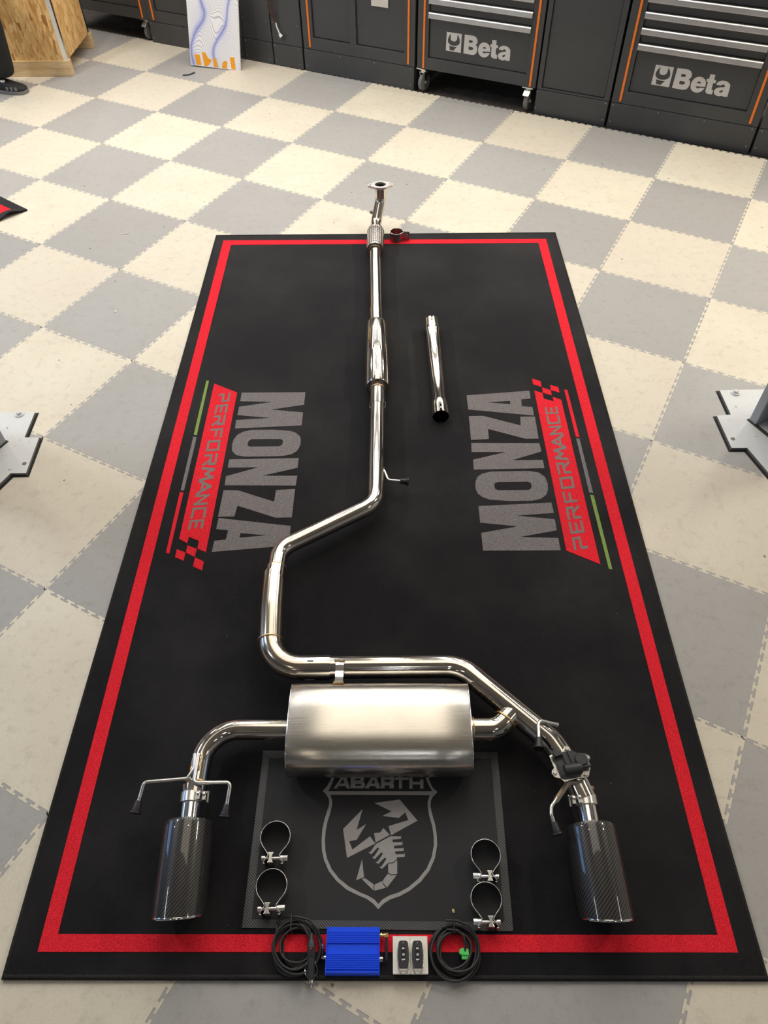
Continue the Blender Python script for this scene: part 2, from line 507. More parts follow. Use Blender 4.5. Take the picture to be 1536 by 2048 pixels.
# rubber mat with a fine twill border
M['mat_black'] = painted('matt_black_mat', (0.014, 0.014, 0.016), 0.75, 0.15)
m = mat('twill_border', (0.05, 0.05, 0.05), 0.5); t = NT(m)
w = t.new('ShaderNodeTexWave'); w.bands_direction = 'DIAGONAL'; w.inputs['Scale'].default_value = 95; t.link(t.coord('Object'), w.inputs['Vector'])
t.col(t.ramp(w.outputs[1], [(0.3, (0.018, 0.018, 0.019)), (0.7, (0.085, 0.083, 0.082))])); t.bump(w.outputs[1], 0.5, 0.0008)
M['mat_border'] = m
M['mat_print'] = pile_mat('mat_grey_print', (0.27, 0.255, 0.25), (0.43, 0.41, 0.40), rough=0.8, dirt=False, scale=700)

# ------------------------------------------------------------------ measured outlines of prints and letters (metres)
MON = [[[(0.3138,0.348),(0.5585,0.3723),(0.5577,0.3273),(0.521,0.3225),(0.5186,0.2837),(0.5589,0.2788),(0.5579,0.2314),(0.3146,0.267)],[(0.3911,0.3061),(0.4775,0.315),(0.4767,0.2956)]],[[(0.3141,0.2304),(0.3675,0.2318),(0.5018,0.1782),(0.5062,0.2256),(0.5607,0.2264),(0.5589,0.1082),(0.5102,0.1085),(0.3796,0.161),(0.3786,0.1084),(0.3132,0.1036)]],[[(0.3125,0.0884),(0.5588,0.0853),(0.56,0.0426),(0.4507,0.0005),(0.5596,0.0013),(0.56,-0.0391),(0.3123,-0.0439),(0.3128,0.0043),(0.4337,0.0413),(0.3107,0.0422)]],[[(0.3114,-0.1169),(0.3144,-0.0984),(0.3214,-0.0797),(0.3386,-0.0637),(0.3712,-0.0541),(0.4509,-0.0525),(0.5065,-0.0524),(0.5374,-0.0596),(0.5561,-0.0813),(0.5607,-0.1133),(0.5578,-0.1395),(0.5487,-0.1627),(0.5289,-0.1805),(0.497,-0.1895),(0.4202,-0.19),(0.3555,-0.1835),(0.3333,-0.1732),(0.3173,-0.1561),(0.3121,-0.1379)],[(0.3759,-0.1226),(0.3787,-0.1094),(0.3903,-0.1032),(0.4452,-0.103),(0.4924,-0.1023),(0.5027,-0.1076),(0.5044,-0.1224),(0.501,-0.1339),(0.4916,-0.1406),(0.441,-0.1413),(0.3885,-0.141),(0.3785,-0.1357)]],[[(0.3147,-0.2121),(0.561,-0.1975),(0.5627,-0.2434),(0.436,-0.254),(0.5618,-0.2703),(0.5611,-0.3174),(0.4387,-0.3435),(0.5612,-0.3489),(0.5617,-0.3985),(0.3143,-0.3986),(0.3144,-0.3264),(0.4363,-0.3),(0.3146,-0.2835)]]]
RED = [[(0.5776,0.3734),(0.6072,0.3578),(0.6073,0.3269),(0.6431,0.3103),(0.6439,0.3364),(0.6734,0.3185),(0.6774,-0.4535),(0.5796,-0.3995)],[(0.5779,0.4447),(0.6093,0.4286),(0.6089,0.3933),(0.578,0.4105)],[(0.6101,0.3919),(0.6415,0.3742),(0.6417,0.345),(0.6087,0.3598)],[(0.6431,0.4064),(0.6729,0.3926),(0.6733,0.3605),(0.6428,0.3741)]]
BARS = [[(0.694,0.3777),(0.7055,0.3756),(0.7084,0.1146),(0.6956,0.1177)],[(0.6954,0.1088),(0.7071,0.107),(0.7089,-0.156),(0.6959,-0.1534)],[(0.6971,-0.1637),(0.709,-0.1663),(0.7111,-0.4725),(0.7007,-0.4711)]]
PERFQ = [(0.65,-0.3908),(0.6046,-0.3973),(0.6038,0.2765),(0.6516,0.2799)]
SHIELD = [[(-0.1334,-1.1216),(-0.1433,-1.1424),(-0.1545,-1.1561),(-0.1452,-1.1638),(-0.1377,-1.1754),(-0.1366,-1.1888),(-0.141,-1.2058),(-0.1466,-1.2263),(-0.1502,-1.2484),(-0.1506,-1.2737),(-0.1483,-1.2968),(-0.1425,-1.3177),(-0.13,-1.3417),(-0.1106,-1.3637),(-0.0861,-1.382),(-0.0604,-1.3934),(-0.0385,-1.4016),(-0.0239,-1.4113),(-0.0122,-1.4229),(0.0003,-1.4113),(0.0156,-1.4024),(0.0373,-1.3958),(0.061,-1.3843),(0.087,-1.3653),(0.1079,-1.3417),(0.122,-1.3142),(0.1289,-1.2844),(0.1289,-1.2611),(0.1261,-1.2375),(0.1203,-1.2153),(0.1163,-1.1946),(0.1174,-1.1813),(0.1221,-1.1708),(0.1354,-1.1582),(0.123,-1.1475),(0.1149,-1.1268),(0.1135,-1.1108),(0.1052,-1.0906),(-0.1259,-1.0904),(-0.131,-1.1106)],[(-0.1254,-1.1146),(-0.1273,-1.1246),(-0.1326,-1.1385),(-0.1406,-1.1561),(0.1217,-1.1563),(0.1134,-1.1406),(0.107,-1.1248),(0.1054,-1.1148),(0.1009,-1.0987),(-0.1215,-1.0985)],[(-0.1353,-1.1648),(-0.1296,-1.1793),(-0.1291,-1.1907),(-0.133,-1.2096),(-0.1387,-1.23),(-0.1419,-1.252),(-0.1426,-1.2737),(-0.1402,-1.2968),(-0.1347,-1.316),(-0.1228,-1.3383),(-0.1044,-1.3587),(-0.0809,-1.3753),(-0.0569,-1.3869),(-0.035,-1.3951),(-0.0204,-1.4032),(-0.0123,-1.4121),(-0.0024,-1.4024),(0.0138,-1.3942),(0.0356,-1.3877),(0.0575,-1.3769),(0.0817,-1.3586),(0.1016,-1.3366),(0.1147,-1.3107),(0.121,-1.2844),(0.1213,-1.2629),(0.1184,-1.2393),(0.1125,-1.2171),(0.1091,-1.1946),(0.11,-1.1813),(0.1154,-1.1659)]]
SCORP = [[(-0.0238,-1.1854),(0.0397,-1.1769),(0.083,-1.2279),(0.0175,-1.262),(0.0118,-1.2407),(0.0607,-1.2264),(0.0529,-1.2083),(0.0369,-1.2214),(-0.0032,-1.2167),(0.019,-1.2055)],[(-0.0528,-1.2002),(-0.0995,-1.2475),(-0.0876,-1.3134),(-0.0203,-1.2808),(-0.0334,-1.2643),(-0.0752,-1.2946),(-0.0839,-1.2758),(-0.0654,-1.2724),(-0.0434,-1.236),(-0.0664,-1.2493)],[(-0.0236,-1.2568),(-0.0087,-1.2557),(-0.0008,-1.2451),(0.0147,-1.2611),(-0.0196,-1.2787)],[(-0.018,-1.2817),(0.0169,-1.2638),(0.0416,-1.2647),(0.0429,-1.2615),(0.0415,-1.2705),(0.0207,-1.2719),(0.022,-1.2781),(0.0439,-1.2776),(0.0452,-1.2746),(0.0451,-1.2844),(0.0244,-1.2858),(0.0253,-1.2923),(0.0469,-1.2915),(0.0482,-1.2888),(0.0477,-1.2976),(0.0271,-1.2988),(0.0286,-1.3055),(0.0495,-1.3046),(0.051,-1.302),(0.0504,-1.3107),(0.0308,-1.3121),(0.0317,-1.3159),(0.0223,-1.3229),(0.0106,-1.3246),(-0.0036,-1.3374),(-0.0107,-1.3332),(-0.0055,-1.3323),(0.0065,-1.3159),(0.0032,-1.3121),(-0.0129,-1.3268),(-0.0195,-1.3225),(-0.0145,-1.3215),(-0.0019,-1.3038),(-0.0057,-1.3006),(-0.0214,-1.316),(-0.028,-1.3116),(-0.023,-1.3104),(-0.0108,-1.2923),(-0.0146,-1.2897),(-0.0299,-1.3055),(-0.0366,-1.3006),(-0.0319,-1.2999),(-0.0217,-1.2853)],[(0.0108,-1.3263),(0.0223,-1.3251),(0.0322,-1.318),(0.0319,-1.3485),(0.0176,-1.3498),(0.0108,-1.3451)],[(0.0102,-1.3476),(0.0176,-1.3519),(0.0304,-1.351),(0.0084,-1.3773),(-0.0011,-1.3686),(-0.0026,-1.3636)],[(-0.0035,-1.364),(-0.0016,-1.3706),(0.0057,-1.3778),(-0.0206,-1.3844),(-0.0225,-1.377),(-0.0208,-1.3712)],[(-0.0439,-1.3574),(-0.0226,-1.3712),(-0.0244,-1.377),(-0.0225,-1.3849),(-0.0512,-1.3595)],[(-0.0516,-1.3168),(-0.0461,-1.3553),(-0.0645,-1.3623)]]
ABT = [[[(-0.1271,-1.1493),(-0.107,-1.117),(-0.0976,-1.117),(-0.0856,-1.1493),(-0.0935,-1.1493),(-0.0977,-1.1434),(-0.1161,-1.1434),(-0.1196,-1.1493)],[(-0.1128,-1.1369),(-0.1043,-1.125),(-0.1003,-1.1369)]],[[(-0.0854,-1.1183),(-0.0556,-1.1183),(-0.0505,-1.1217),(-0.0504,-1.1286),(-0.0529,-1.1326),(-0.048,-1.1369),(-0.0479,-1.1444),(-0.0529,-1.1489),(-0.0844,-1.1489)],[(-0.0734,-1.1242),(-0.0604,-1.1243),(-0.0603,-1.1286),(-0.0733,-1.1286)],[(-0.073,-1.1381),(-0.0575,-1.1381),(-0.0574,-1.143),(-0.0729,-1.143)]],[[(-0.0486,-1.1489),(-0.0306,-1.1183),(-0.0206,-1.1183),(-0.0082,-1.149),(-0.0193,-1.1489),(-0.0223,-1.1435),(-0.0352,-1.1435),(-0.0381,-1.1489)],[(-0.0323,-1.137),(-0.0259,-1.1257),(-0.023,-1.137)]],[[(-0.0076,-1.1197),(0.0224,-1.1198),(0.0259,-1.1237),(0.0259,-1.1327),(0.0233,-1.1356),(0.0252,-1.1396),(0.0252,-1.149),(0.0143,-1.149),(0.0143,-1.1415),(0.002,-1.1415),(0.0021,-1.149),(-0.0074,-1.149)],[(0.002,-1.1271),(0.0153,-1.1271),(0.0153,-1.1331),(0.002,-1.133)]],[[(0.0275,-1.1204),(0.0633,-1.1204),(0.0631,-1.1277),(0.0466,-1.1277),(0.0463,-1.1494),(0.038,-1.1494),(0.0382,-1.1277),(0.0275,-1.1277)]],[[(0.0646,-1.1228),(0.0732,-1.1228),(0.073,-1.1327),(0.0918,-1.1327),(0.092,-1.1264),(0.101,-1.1264),(0.1002,-1.15),(0.0913,-1.15),(0.0916,-1.1396),(0.0728,-1.1396),(0.0726,-1.15),(0.0641,-1.15)]]]
BETA = [[[(0.1186,0.0997),(0.1633,0.101),(0.1812,0.0998),(0.1943,0.0934),(0.2026,0.0814),(0.2042,0.0714),(0.2008,0.0622),(0.1932,0.0547),(0.2021,0.0477),(0.2057,0.0363),(0.2046,0.0214),(0.1986,0.0086),(0.1866,0.0004),(0.1687,-0.0014),(0.1175,-0.0)],[(0.1483,0.0758),(0.1655,0.0757),(0.1722,0.0731),(0.1741,0.0681),(0.1702,0.0632),(0.1632,0.0611),(0.148,0.0617)],[(0.1487,0.0406),(0.1686,0.0408),(0.1767,0.0384),(0.1794,0.0328),(0.1763,0.0265),(0.1665,0.0228),(0.149,0.0243)]],[[(0.2896,0.0305),(0.2875,0.0502),(0.2788,0.0651),(0.2637,0.0739),(0.2458,0.0754),(0.2303,0.0704),(0.2188,0.0602),(0.2121,0.0446),(0.2115,0.0282),(0.2162,0.0125),(0.2282,0.0007),(0.2449,-0.0044),(0.2609,-0.0028),(0.2762,0.0058),(0.2862,0.0191),(0.2879,0.0232),(0.262,0.0217),(0.2571,0.0175),(0.2499,0.0171),(0.2424,0.0211),(0.2389,0.0266)],[(0.2395,0.0423),(0.2438,0.0497),(0.2499,0.0525),(0.256,0.0519),(0.2604,0.0472),(0.2616,0.0429)]],[[(0.2967,0.095),(0.3229,0.0956),(0.3239,0.0711),(0.3363,0.0707),(0.3362,0.0559),(0.324,0.0557),(0.3249,0.0258),(0.3279,0.0209),(0.3357,0.0208),(0.3356,0.0006),(0.3162,-0.0015),(0.3034,0.0021),(0.2964,0.0101),(0.2962,0.019),(0.2963,0.0567),(0.2867,0.0574),(0.287,0.0712),(0.2968,0.0713)]],[[(0.3422,0.0502),(0.3445,0.0607),(0.354,0.0693),(0.3691,0.0742),(0.3883,0.0738),(0.4048,0.0673),(0.4141,0.057),(0.4166,0.0296),(0.417,-0.0005),(0.3925,-0.0018),(0.3892,0.0021),(0.3768,-0.0032),(0.3626,-0.003),(0.3478,0.0023),(0.3412,0.0133),(0.3416,0.0252),(0.3511,0.0347),(0.3662,0.0403),(0.3851,0.0437),(0.3888,0.0477),(0.3866,0.0541),(0.3782,0.0565),(0.3705,0.054),(0.3679,0.0493)],[(0.3668,0.0212),(0.375,0.0262),(0.3858,0.0297),(0.3851,0.0208),(0.3781,0.0148),(0.3704,0.0144)]]]
WRENCH = [[(0.0009,0.1002),(0.0995,0.1002),(0.0999,-0.0003),(0.0002,-0.0002)],[(0.0286,0.0947),(0.0168,0.0779),(0.0105,0.0624),(0.0106,0.0491),(0.0174,0.0396),(0.0307,0.0324),(0.0493,0.0304),(0.0692,0.0336),(0.0833,0.0408),(0.0907,0.0536),(0.0886,0.0681),(0.082,0.0834),(0.0721,0.0952),(0.071,0.0746),(0.0689,0.0641),(0.0602,0.057),(0.0494,0.0547),(0.0384,0.0563),(0.0307,0.0621),(0.028,0.075)],[(0.0198,0.03),(0.0366,0.0272),(0.055,0.0266),(0.0714,0.0279),(0.0612,0.017),(0.0528,0.0045),(0.0251,0.0046),(0.0243,0.0181)]]
CANVAS = [[(-0.3308,0.066),(-0.2935,0.0652),(-0.2846,-0.003),(-0.321,-0.0044)],[(-0.2762,0.0829),(-0.2506,0.0809),(-0.23,0.0487),(-0.2047,0.0422),(-0.2205,0.0221),(-0.2399,-0.0054),(-0.2629,-0.0031)],[(-0.1965,0.0568),(-0.1752,0.0543),(-0.1587,0.0008),(-0.192,-0.0027)],[(-0.1281,0.0316),(-0.1187,0.0441),(-0.1013,0.0482),(-0.0918,0.0399),(-0.0972,-0.0021),(-0.1332,-0.0034)],[(-0.073,0.0716),(-0.0402,0.0748),(-0.0326,0.0001),(-0.0628,-0.0031)]]

# ================================================================== SETTING
GA = radians(-27.5)                       # the tile grid is turned against the rug
GO = Vector((-1.6544, 3.7246, 0))
GI = Vector((0.4435, -0.2309, 0)); GJ = Vector((-0.2309, -0.4435, 0))
KA = radians(-26.67)                      # the row of cabinets
KO = Vector((-1.4281, 4.1593, 0))
KX = Vector((cos(KA), sin(KA), 0)); KY = Vector((-sin(KA), cos(KA), 0))
def kp(x, y, z=0): return KO + KX * x + KY * y + Vector((0, 0, z))
KM = Matrix.Translation(KO) @ Matrix.Rotation(KA, 4, 'Z')

ROOM = (-5.2, 8.0, -9.5, 7.6)            # in the cabinets' frame
H = 4.4
b = MB().box(ROOM[0], ROOM[1], ROOM[2], ROOM[3], -0.16, -0.012, KM)
floor = tag(b.build('floor', M['concrete']), kind='structure')

# one PVC tile with T shaped interlocking teeth on all sides
T_ = 0.5; NTEETH = 12; PT = T_ / NTEETH; HT = 0.0058
def edge_profile(first=True):
    pts = [(0, 0)]
    for i in range(NTEETH):
        c = (i + 0.5) * PT
        pts += [(c - .36 * PT, 0), (c - .36 * PT, HT), (c + .36 * PT, HT), (c + .36 * PT, 0)]
        if i < NTEETH - 1:
            d = (i + 1) * PT
            pts += [(d - .36 * PT, 0), (d - .36 * PT, -HT), (d + .36 * PT, -HT), (d + .36 * PT, 0)]
    # interlock: heads overlap the neighbouring necks, keep the walk monotone in order
    out = []
    for p in pts:
        if not out or (abs(p[0] - out[-1][0]) > 1e-7 or abs(p[1] - out[-1][1]) > 1e-7): out.append(p)
    return out
EP = edge_profile()
def tile_outline(top=True):
    """south, east, north, west edges; opposite edges are the same curve shifted by one tile"""
    s_ = [(x, y) for x, y in EP]
    e_ = [(T_ + y, x) for x, y in EP]
    n_ = [(x, T_ + y) for x, y in EP][::-1]
    w_ = [(y, x) for x, y in EP][::-1]
    return s_[:-1] + e_[:-1] + n_[:-1] + w_[:-1]
def shrink(pts, c, k): return [(c[0] + (p[0] - c[0]) * k, c[1] + (p[1] - c[1]) * k) for p in pts]
tile_mb = MB().prism(shrink(tile_outline(), (.25, .25), 0.9990), -0.007, 0.0, bottom=False)
TM = Matrix.Rotation(GA, 4, 'Z')
tile_mesh = None
def grid_pos(i, j): return GO + GI * i + GJ * (j + 1)     # south-west corner of tile i, j
def put_tile(i, j, mesh, dz=0):
    o = bpy.data.objects.new('floor_tile', mesh); COL.objects.link(o)
    o.location = grid_pos(i, j) + Vector((0, 0, dz)); o.rotation_euler = (0, 0, GA); o.parent = floor
    o.material_slots[0].link = 'OBJECT'
    o.material_slots[0].material = M['tile_light'] if (i + j) % 2 == 0 else M['tile_grey']
    return o
first = tile_mb.build('floor_tile', M['tile_light'])
tile_mesh = first.data
bpy.data.objects.remove(first)
CUT = (2, 3, 4)                           # this stretch of the last row is cut, with a strip fitted behind it
count = 0
cam_p = Vector(cam.location)
for j in range(-1, 14):
    for i in range(-5, 14):
        p = grid_pos(i, j) + (GI - GJ) * 0.5
        d = p - cam_p
        # the ground the picture covers and a step beyond it on every side
        yy = d.y
        if yy < -0.75 or abs(d.x) > 2.1 + 0.72 * max(yy, 0): continue
        if j == -1 and i in CUT: continue
        put_tile(i, j, tile_mesh, random.uniform(-0.0004, 0.0))
        count += 1
S_EDGE = [(x, y) for x, y in EP]
for i in CUT:
    cy = [0.418 + 0.012 * (i - 2), 0.418 + 0.012 * (i - 1)]
    e_ = [(T_ + y, x) for x, y in EP if x < min(cy) - 0.008]
    w_ = [(y, x) for x, y in EP if x < min(cy) - 0.008][::-1]
    out = S_EDGE[:-1] + e_ + [(T_, cy[1])] + [(0, cy[0])] + w_[:-1]
    me = MB().prism(shrink(out, (.25, .2), 0.999), -0.007, 0.0, bottom=False).build('floor_tile', M['tile_light'])
    mesh = me.data; bpy.data.objects.remove(me); put_tile(i, -1, mesh)
    out = [(0.001, cy[0] + .002), (T_ - .001, cy[1] + .002), (T_ - .001, T_)] + [(x, T_ + y + .004) for x, y in EP][::-1]
    me = MB().prism(out, -0.007, -0.0004, bottom=False).build('floor_tile', M['tile_light'])
    mesh = me.data; bpy.data.objects.remove(me); put_tile(i, -1, mesh)

def wall(name, x0, x1, y0, y1):
    return tag(MB().box(x0, x1, y0, y1, -0.16, H + 0.1, KM).build(name, M['wall']), kind='structure')
wall('wall_back', ROOM[0], ROOM[1], ROOM[3], ROOM[3] + .12)
wall('wall_right', ROOM[1], ROOM[1] + .12, ROOM[2], ROOM[3])
wall('wall_front', ROOM[0], ROOM[1], ROOM[2] - .12, ROOM[2])
# the left wall has a tall daylight window
wl = MB()
WY0, WY1, WZ0, WZ1 = -6.6, -4.4, 0.9, 3.3
wl.box(ROOM[0] - .12, ROOM[0], ROOM[2], WY0, -.16, H + .1, KM); wl.box(ROOM[0] - .12, ROOM[0], WY1, ROOM[3], -.16, H + .1, KM)
wl.box(ROOM[0] - .12, ROOM[0], WY0, WY1, -.16, WZ0, KM); wl.box(ROOM[0] - .12, ROOM[0], WY0, WY1, WZ1, H + .1, KM)
tag(wl.build('wall_left', M['wall']), kind='structure')
M['day'] = mat('daylight_pane', (0.1, 0.1, 0.1), 0.3)
M['day'].node_tree.nodes['Principled BSDF'].inputs['Emission Color'].default_value = (0.30, 0.52, 1.0, 1)
M['day'].node_tree.nodes['Principled BSDF'].inputs['Emission Strength'].default_value = 3.5
wf = MB()
for y in (WY0, (WY0 + WY1) / 2 - .03, WY1 - .06): wf.box(ROOM[0] - .1, ROOM[0] - .02, y, y + .06, WZ0, WZ1, KM)
for z in (WZ0, WZ1 - .06): wf.box(ROOM[0] - .1, ROOM[0] - .02, WY0, WY1, z, z + .06, KM)
win = tag(wf.build('window_1', M['cab_dark']), kind='structure')
MB().box(ROOM[0] - .07, ROOM[0] - .06, WY0, WY1, WZ0, WZ1, KM).build('pane', M['day'], win)
tag(MB().box(ROOM[0] - .12, ROOM[1] + .12, ROOM[2] - .12, ROOM[3] + .12, H, H + .1, KM).build('ceiling', M['ceil']), kind='structure')

# housings of the lamps
for k, (x, y, z, ln, wd, pw, c, where) in enumerate(LAMPS):
    t_ = empty('ceiling_light', (x, y, z))
    tag(t_, 'white LED batten under the ceiling, ' + where, 'ceiling light', 'LED battens under the ceiling')
    hb = MB(); w2, l2 = wd / 2 + .012, ln / 2 + .012
    hb.box(-w2, w2, -l2, l2, .012, .06)
    hb.box(-w2, -w2 + .008, -l2, l2, -.004, .012); hb.box(w2 - .008, w2, -l2, l2, -.004, .012)
    hb.build('housing', M['white'], t_)
    for s in (-1, 1): MB().tube([(0, s * ln * .35, .06), (0, s * ln * .35, H - z)], .004, 8).build('suspension_rod', M['zinc'], t_)

# ================================================================== CABINETS
def cab_empty(name, x, label, cat, group=None):
    p = kp(x, 0)
    return empty(name, p, KA, label, cat, group)

def screws(spots, parent):
    for (x, z) in spots:
        MB().lathe([(.0048, 0), (.0048, .0015), (.003, .0035), (0, .004)], 8, Matrix.Translation((x, -.0050, z)) @ Matrix.Rotation(pi / 2, 4, 'X')).build('screw', M['wheel'], parent, smooth=50)

ZT = 0.93
def frame_front(root, w, openings, z0=0.1345, z1=ZT):
    """front frame of a cabinet: stiles and rails round the openings (x0, x1, zlow, zhigh)"""
    loops = [[(0.0, z0), (w, z0), (w, z1), (0.0, z1)]]
    for (a, b_, c, d) in openings: loops.append([(a, c), (b_, c), (b_, d), (a, d)])
    R = Matrix.Rotation(pi / 2, 4, 'X')         # (x, y) -> (x, z), extrusion to -y
    mb = MB().prism(loops, -0.020, 0.0, R)
    return mb.build('front_frame', M['cabinet'], root, bevel=.0018)

def carcass(root, w, z0=0.1345, z1=ZT, depth=.62):
    return MB().box(0.001, w - .001, .0205, depth, z0, z1).build('carcass', M['cab_dark'], root)

def plinth(root, w, xs, second=True):
    p = MB().box(0.001, w - .001, -.0045, .05, -.009, .1325).build('plinth', M['cabinet'], root, bevel=.0015)
    sp = []
    for x in xs: sp += [(x, .121)]
    sp += [(xs[0], .030), (xs[-1], .030)]
    screws(sp, p)
    return p

def stripe(root, x, w=.013, z0=.146, z1=ZT):
    return MB().box(x, x + w, -.005, .001, z0, z1).build('trim_strip', M['orange'], root, bevel=.002)

def door(root, x0, x1, z0, z1=.90, y=.0125):
    return MB().box(x0 + .003, x1 - .003, y, .020, z0 + .003, z1 - .003).build('door', M['cabinet'], root, bevel=.0015)

RX = Matrix.Rotation(pi / 2, 4, 'X')
def logo(parent, x, z, y):
    L = Matrix.Translation((x, y, z)) @ RX
    MB().prism(WRENCH, 0, .0012, L, bottom=False).build('emblem', M['print_silver'], parent)
    for g in BETA: MB().prism(g, 0, .0012, L, bottom=False).build('letter', M['print_silver'], parent)

def drawers(root, x0, x1, with_logo):
    zs = [(.2015, .449)] + [(.4495 + .0745 * k, .4495 + .0745 * (k + 1)) for k in range(6)]
    for n, (a, b_) in enumerate(zs):
        d = MB().box(x0 + .002, x1 - .002, .0125, .020, a + .002, b_ - .033).build('drawer', M['cabinet'], root, bevel=.0012)
        hb = MB()                                # pull strip: a bent aluminium profile along the top edge
        prof = [(.019, b_ - .0315), (-.012, b_ - .0325), (-.0165, b_ - .029), (-.0125, b_ - .006), (-.008, b_ - .001), (.019, b_ - .001)]
        Mx = Matrix(((0, 0, 1, 0), (1, 0, 0, 0), (0, 1, 0, 0), (0, 0, 0, 1)))
        hb.prism(prof, x0 + .001, x1 - .001, Mx)
        hb.build('pull_strip', M['alu'], d, bevel=.001)
        if n == 0 and with_logo: logo(d, with_logo, .2545, .0122)

def caster(root, x, y, turn, pedal=False):
    c = MB()
    c.box(-.036, .036, -.034, .034, .128, .1345)
    c.lathe([(.022, .110), (.024, .116), (.024, .128)], 16)
    for s in (-1, 1):
        c.prism([(-.012, .045), (.012, .045), (.024, .112), (-.024, .112)], s * .0165 - .0015, s * .0165 + .0015, Matrix(((1, 0, 0, 0), (0, 0, 1, 0), (0, 1, 0, 0), (0, 0, 0, 1))))
    c.box(-.024, .024, -.018, .018, .1085, .112)
    o = c.build('caster', M['zinc'], root, smooth=35)
    o.location = (x, y, 0); o.rotation_euler = (0, 0, turn)
    A = Matrix.Translation((0, 0, .0495)) @ RX
    MB().lathe([(.034, -.012), (.046, -.0125), (.0495, -.009), (.0500, 0), (.0495, .009), (.046, .0125), (.034, .012)], 32, A).build('wheel', M['wheel'], o, smooth=35)
    MB().lathe([(.034, -.009), (.0335, .009)], 24, A).lathe([(.010, -.0225), (.010, .0225)], 12, A).build('wheel_hub', M['alu'], o, smooth=35)
    if pedal:
        p = MB().prism([(-.052, .088), (-.058, .094), (-.030, .116), (.022, .122), (.022, .1165), (-.026, .110)], -.019, .019, Matrix(((1, 0, 0, 0), (0, 0, 1, 0), (0, 1, 0, 0), (0, 0, 0, 1))))
        p.build('brake_pedal', M['alu'], o, bevel=.002)
    return o

# far left trolley
t1 = cab_empty('tool_trolley', -1.115, 'anthracite roller cabinet on casters beside the chipboard crate', 'tool trolley')
w = .788
carcass(t1, w); frame_front(t1, w, [(.072, .716, .2005, .90)]); stripe(t1, .040); stripe(t1, w - .053)
drawers(t1, .072, .716, None)
caster(t1, .045, .045, 1.75, True); caster(t1, w - .047, .045, 1.45, True); caster(t1, .045, .55, .3); caster(t1, w - .045, .55, .5)
# two door cabinet behind the canvas
def two_door(x, label):
    r = cab_empty('base_cabinet', x, label, 'cabinet', 'fixed anthracite base cabinets')
    w = .819
    carcass(r, w); frame_front(r, w, [(.078, .355, .2035, .90), (.402, .746, .2035, .90)])
    plinth(r, w, [.0205, .279, .536, .795]); stripe(r, .045); stripe(r, .769)
    door(r, .078, .355, .2035)
    d = door(r, .402, .746, .2035)
    MB().box(.515, .633, .002, .013, .433, .475).build('latch_plate', M['alu'], d, bevel=.002)
    return r
two_door(-.325, 'anthracite two-door base cabinet partly hidden behind the wave artwork')
two_door(.983, 'anthracite two-door base cabinet with silver latch left of the left trolley')
# two plain filler panels
def filler(x0, x1, label):
    r = cab_empty('filler_cabinet', x0, label, 'cabinet', 'narrow filler cabinets')
    w = x1 - x0
    MB().box(.001, w - .001, .014, .60, .1345, ZT).build('carcass', M['cab_dark'], r)
    f = MB().box(.001, w - .001, 0, .0135, .1345, ZT).build('front_panel', M['cabinet'], r, bevel=.0015)
    screws([(.02, .258), (w - .025, .258), (.02, .60), (w - .025, .60)], f)
    plinth(r, w, [.018, w - .027])
    return r
filler(.497, .7315, 'narrow plain anthracite panel cabinet next to the wave artwork')
filler(.7385, .9715, 'narrow plain anthracite panel cabinet behind the hanging lead')
# trolley with casters and lettering
t4 = cab_empty('tool_trolley', 1.8195, 'left of the two lettered drawer cabinets, raised on grey casters', 'tool trolley')
w = .789
carcass(t4, w); frame_front(t4, w, [(.074, .721, .2005, .90)]); stripe(t4, .0385, z0=.140); stripe(t4, .748, z0=.140)
drawers(t4, .074, .721, 2.008 - 1.8195)
caster(t4, .038, .030, 1.35); caster(t4, .743, .030, 1.55, True); caster(t4, .05, .55, .2); caster(t4, .74, .55, -.4)
# single door
c5 = cab_empty('base_cabinet', 2.6195, 'anthracite single-door base cabinet between the two lettered drawer cabinets', 'cabinet', 'fixed anthracite base cabinets')
w = .443
carcass(c5, w); frame_front(c5, w, [(.027, .412, .1425, .90)]); door(c5, .027, .412, .1425, y=.011); plinth(c5, w, [.009, w - .016])
# drawer cabinet on a plinth
c6 = cab_empty('base_cabinet', 3.0765, 'right of the two lettered drawer cabinets, standing on a closed plinth', 'cabinet', 'fixed anthracite base cabinets')
w = .8165
carcass(c6, w); frame_front(c6, w, [(.080, .736, .2005, .90)]); stripe(c6, .042); stripe(c6, .766)
drawers(c6, .080, .736, 3.2725 - 3.0765); plinth(c6, w, [.0165, .277, .536, .795])
filler(3.905, 4.32, 'dark cabinet end at the right edge of the picture')

# hanging lead with a plug
lead = empty('hanging_cable', kp(.77, -.004, 0), KA, 'tangled dark red cable with white plug hanging before the narrow panels', 'cable')
cb = MB()
cb.tube(fillet([(-.030, -.010, .60), (-.026, -.012, .42), (-.022, -.014, .335), (.012, -.014, .284), (.020, -.014, .262)], .02), .0035, 8)
cb.tube(fillet([(.04, -.010, .62), (.030, -.012, .42), (.014, -.016, .34), (.016, -.014, .275)], .03), .0035, 8)
cb.tube(fillet([(.0, -.010, .60), (-.006, -.014, .40), (-.030, -.016, .345), (-.022, -.016, .318), (.008, -.014, .278)], .015), .0028, 8)
cb.build('cord', mat('dark_red_cord', (0.07, 0.025, 0.025), .5), lead, smooth=40)
MB().tube(fillet([(.020, -.014, .262), (.026, -.014, .235), (.046, -.016, .196)], .03), .0045, 10).build('white_sleeve', M['white'], lead, smooth=40)
d = Vector((.5, -.03, -.6))
MB().lathe([(.0, -.002), (.010, 0), (.010, .012), (.0125, .014), (.0125, .020), (.0, .022)], 14, frame_to((.044, -.017, .200), d)).build('plug_collar', M['white'], lead, smooth=40)
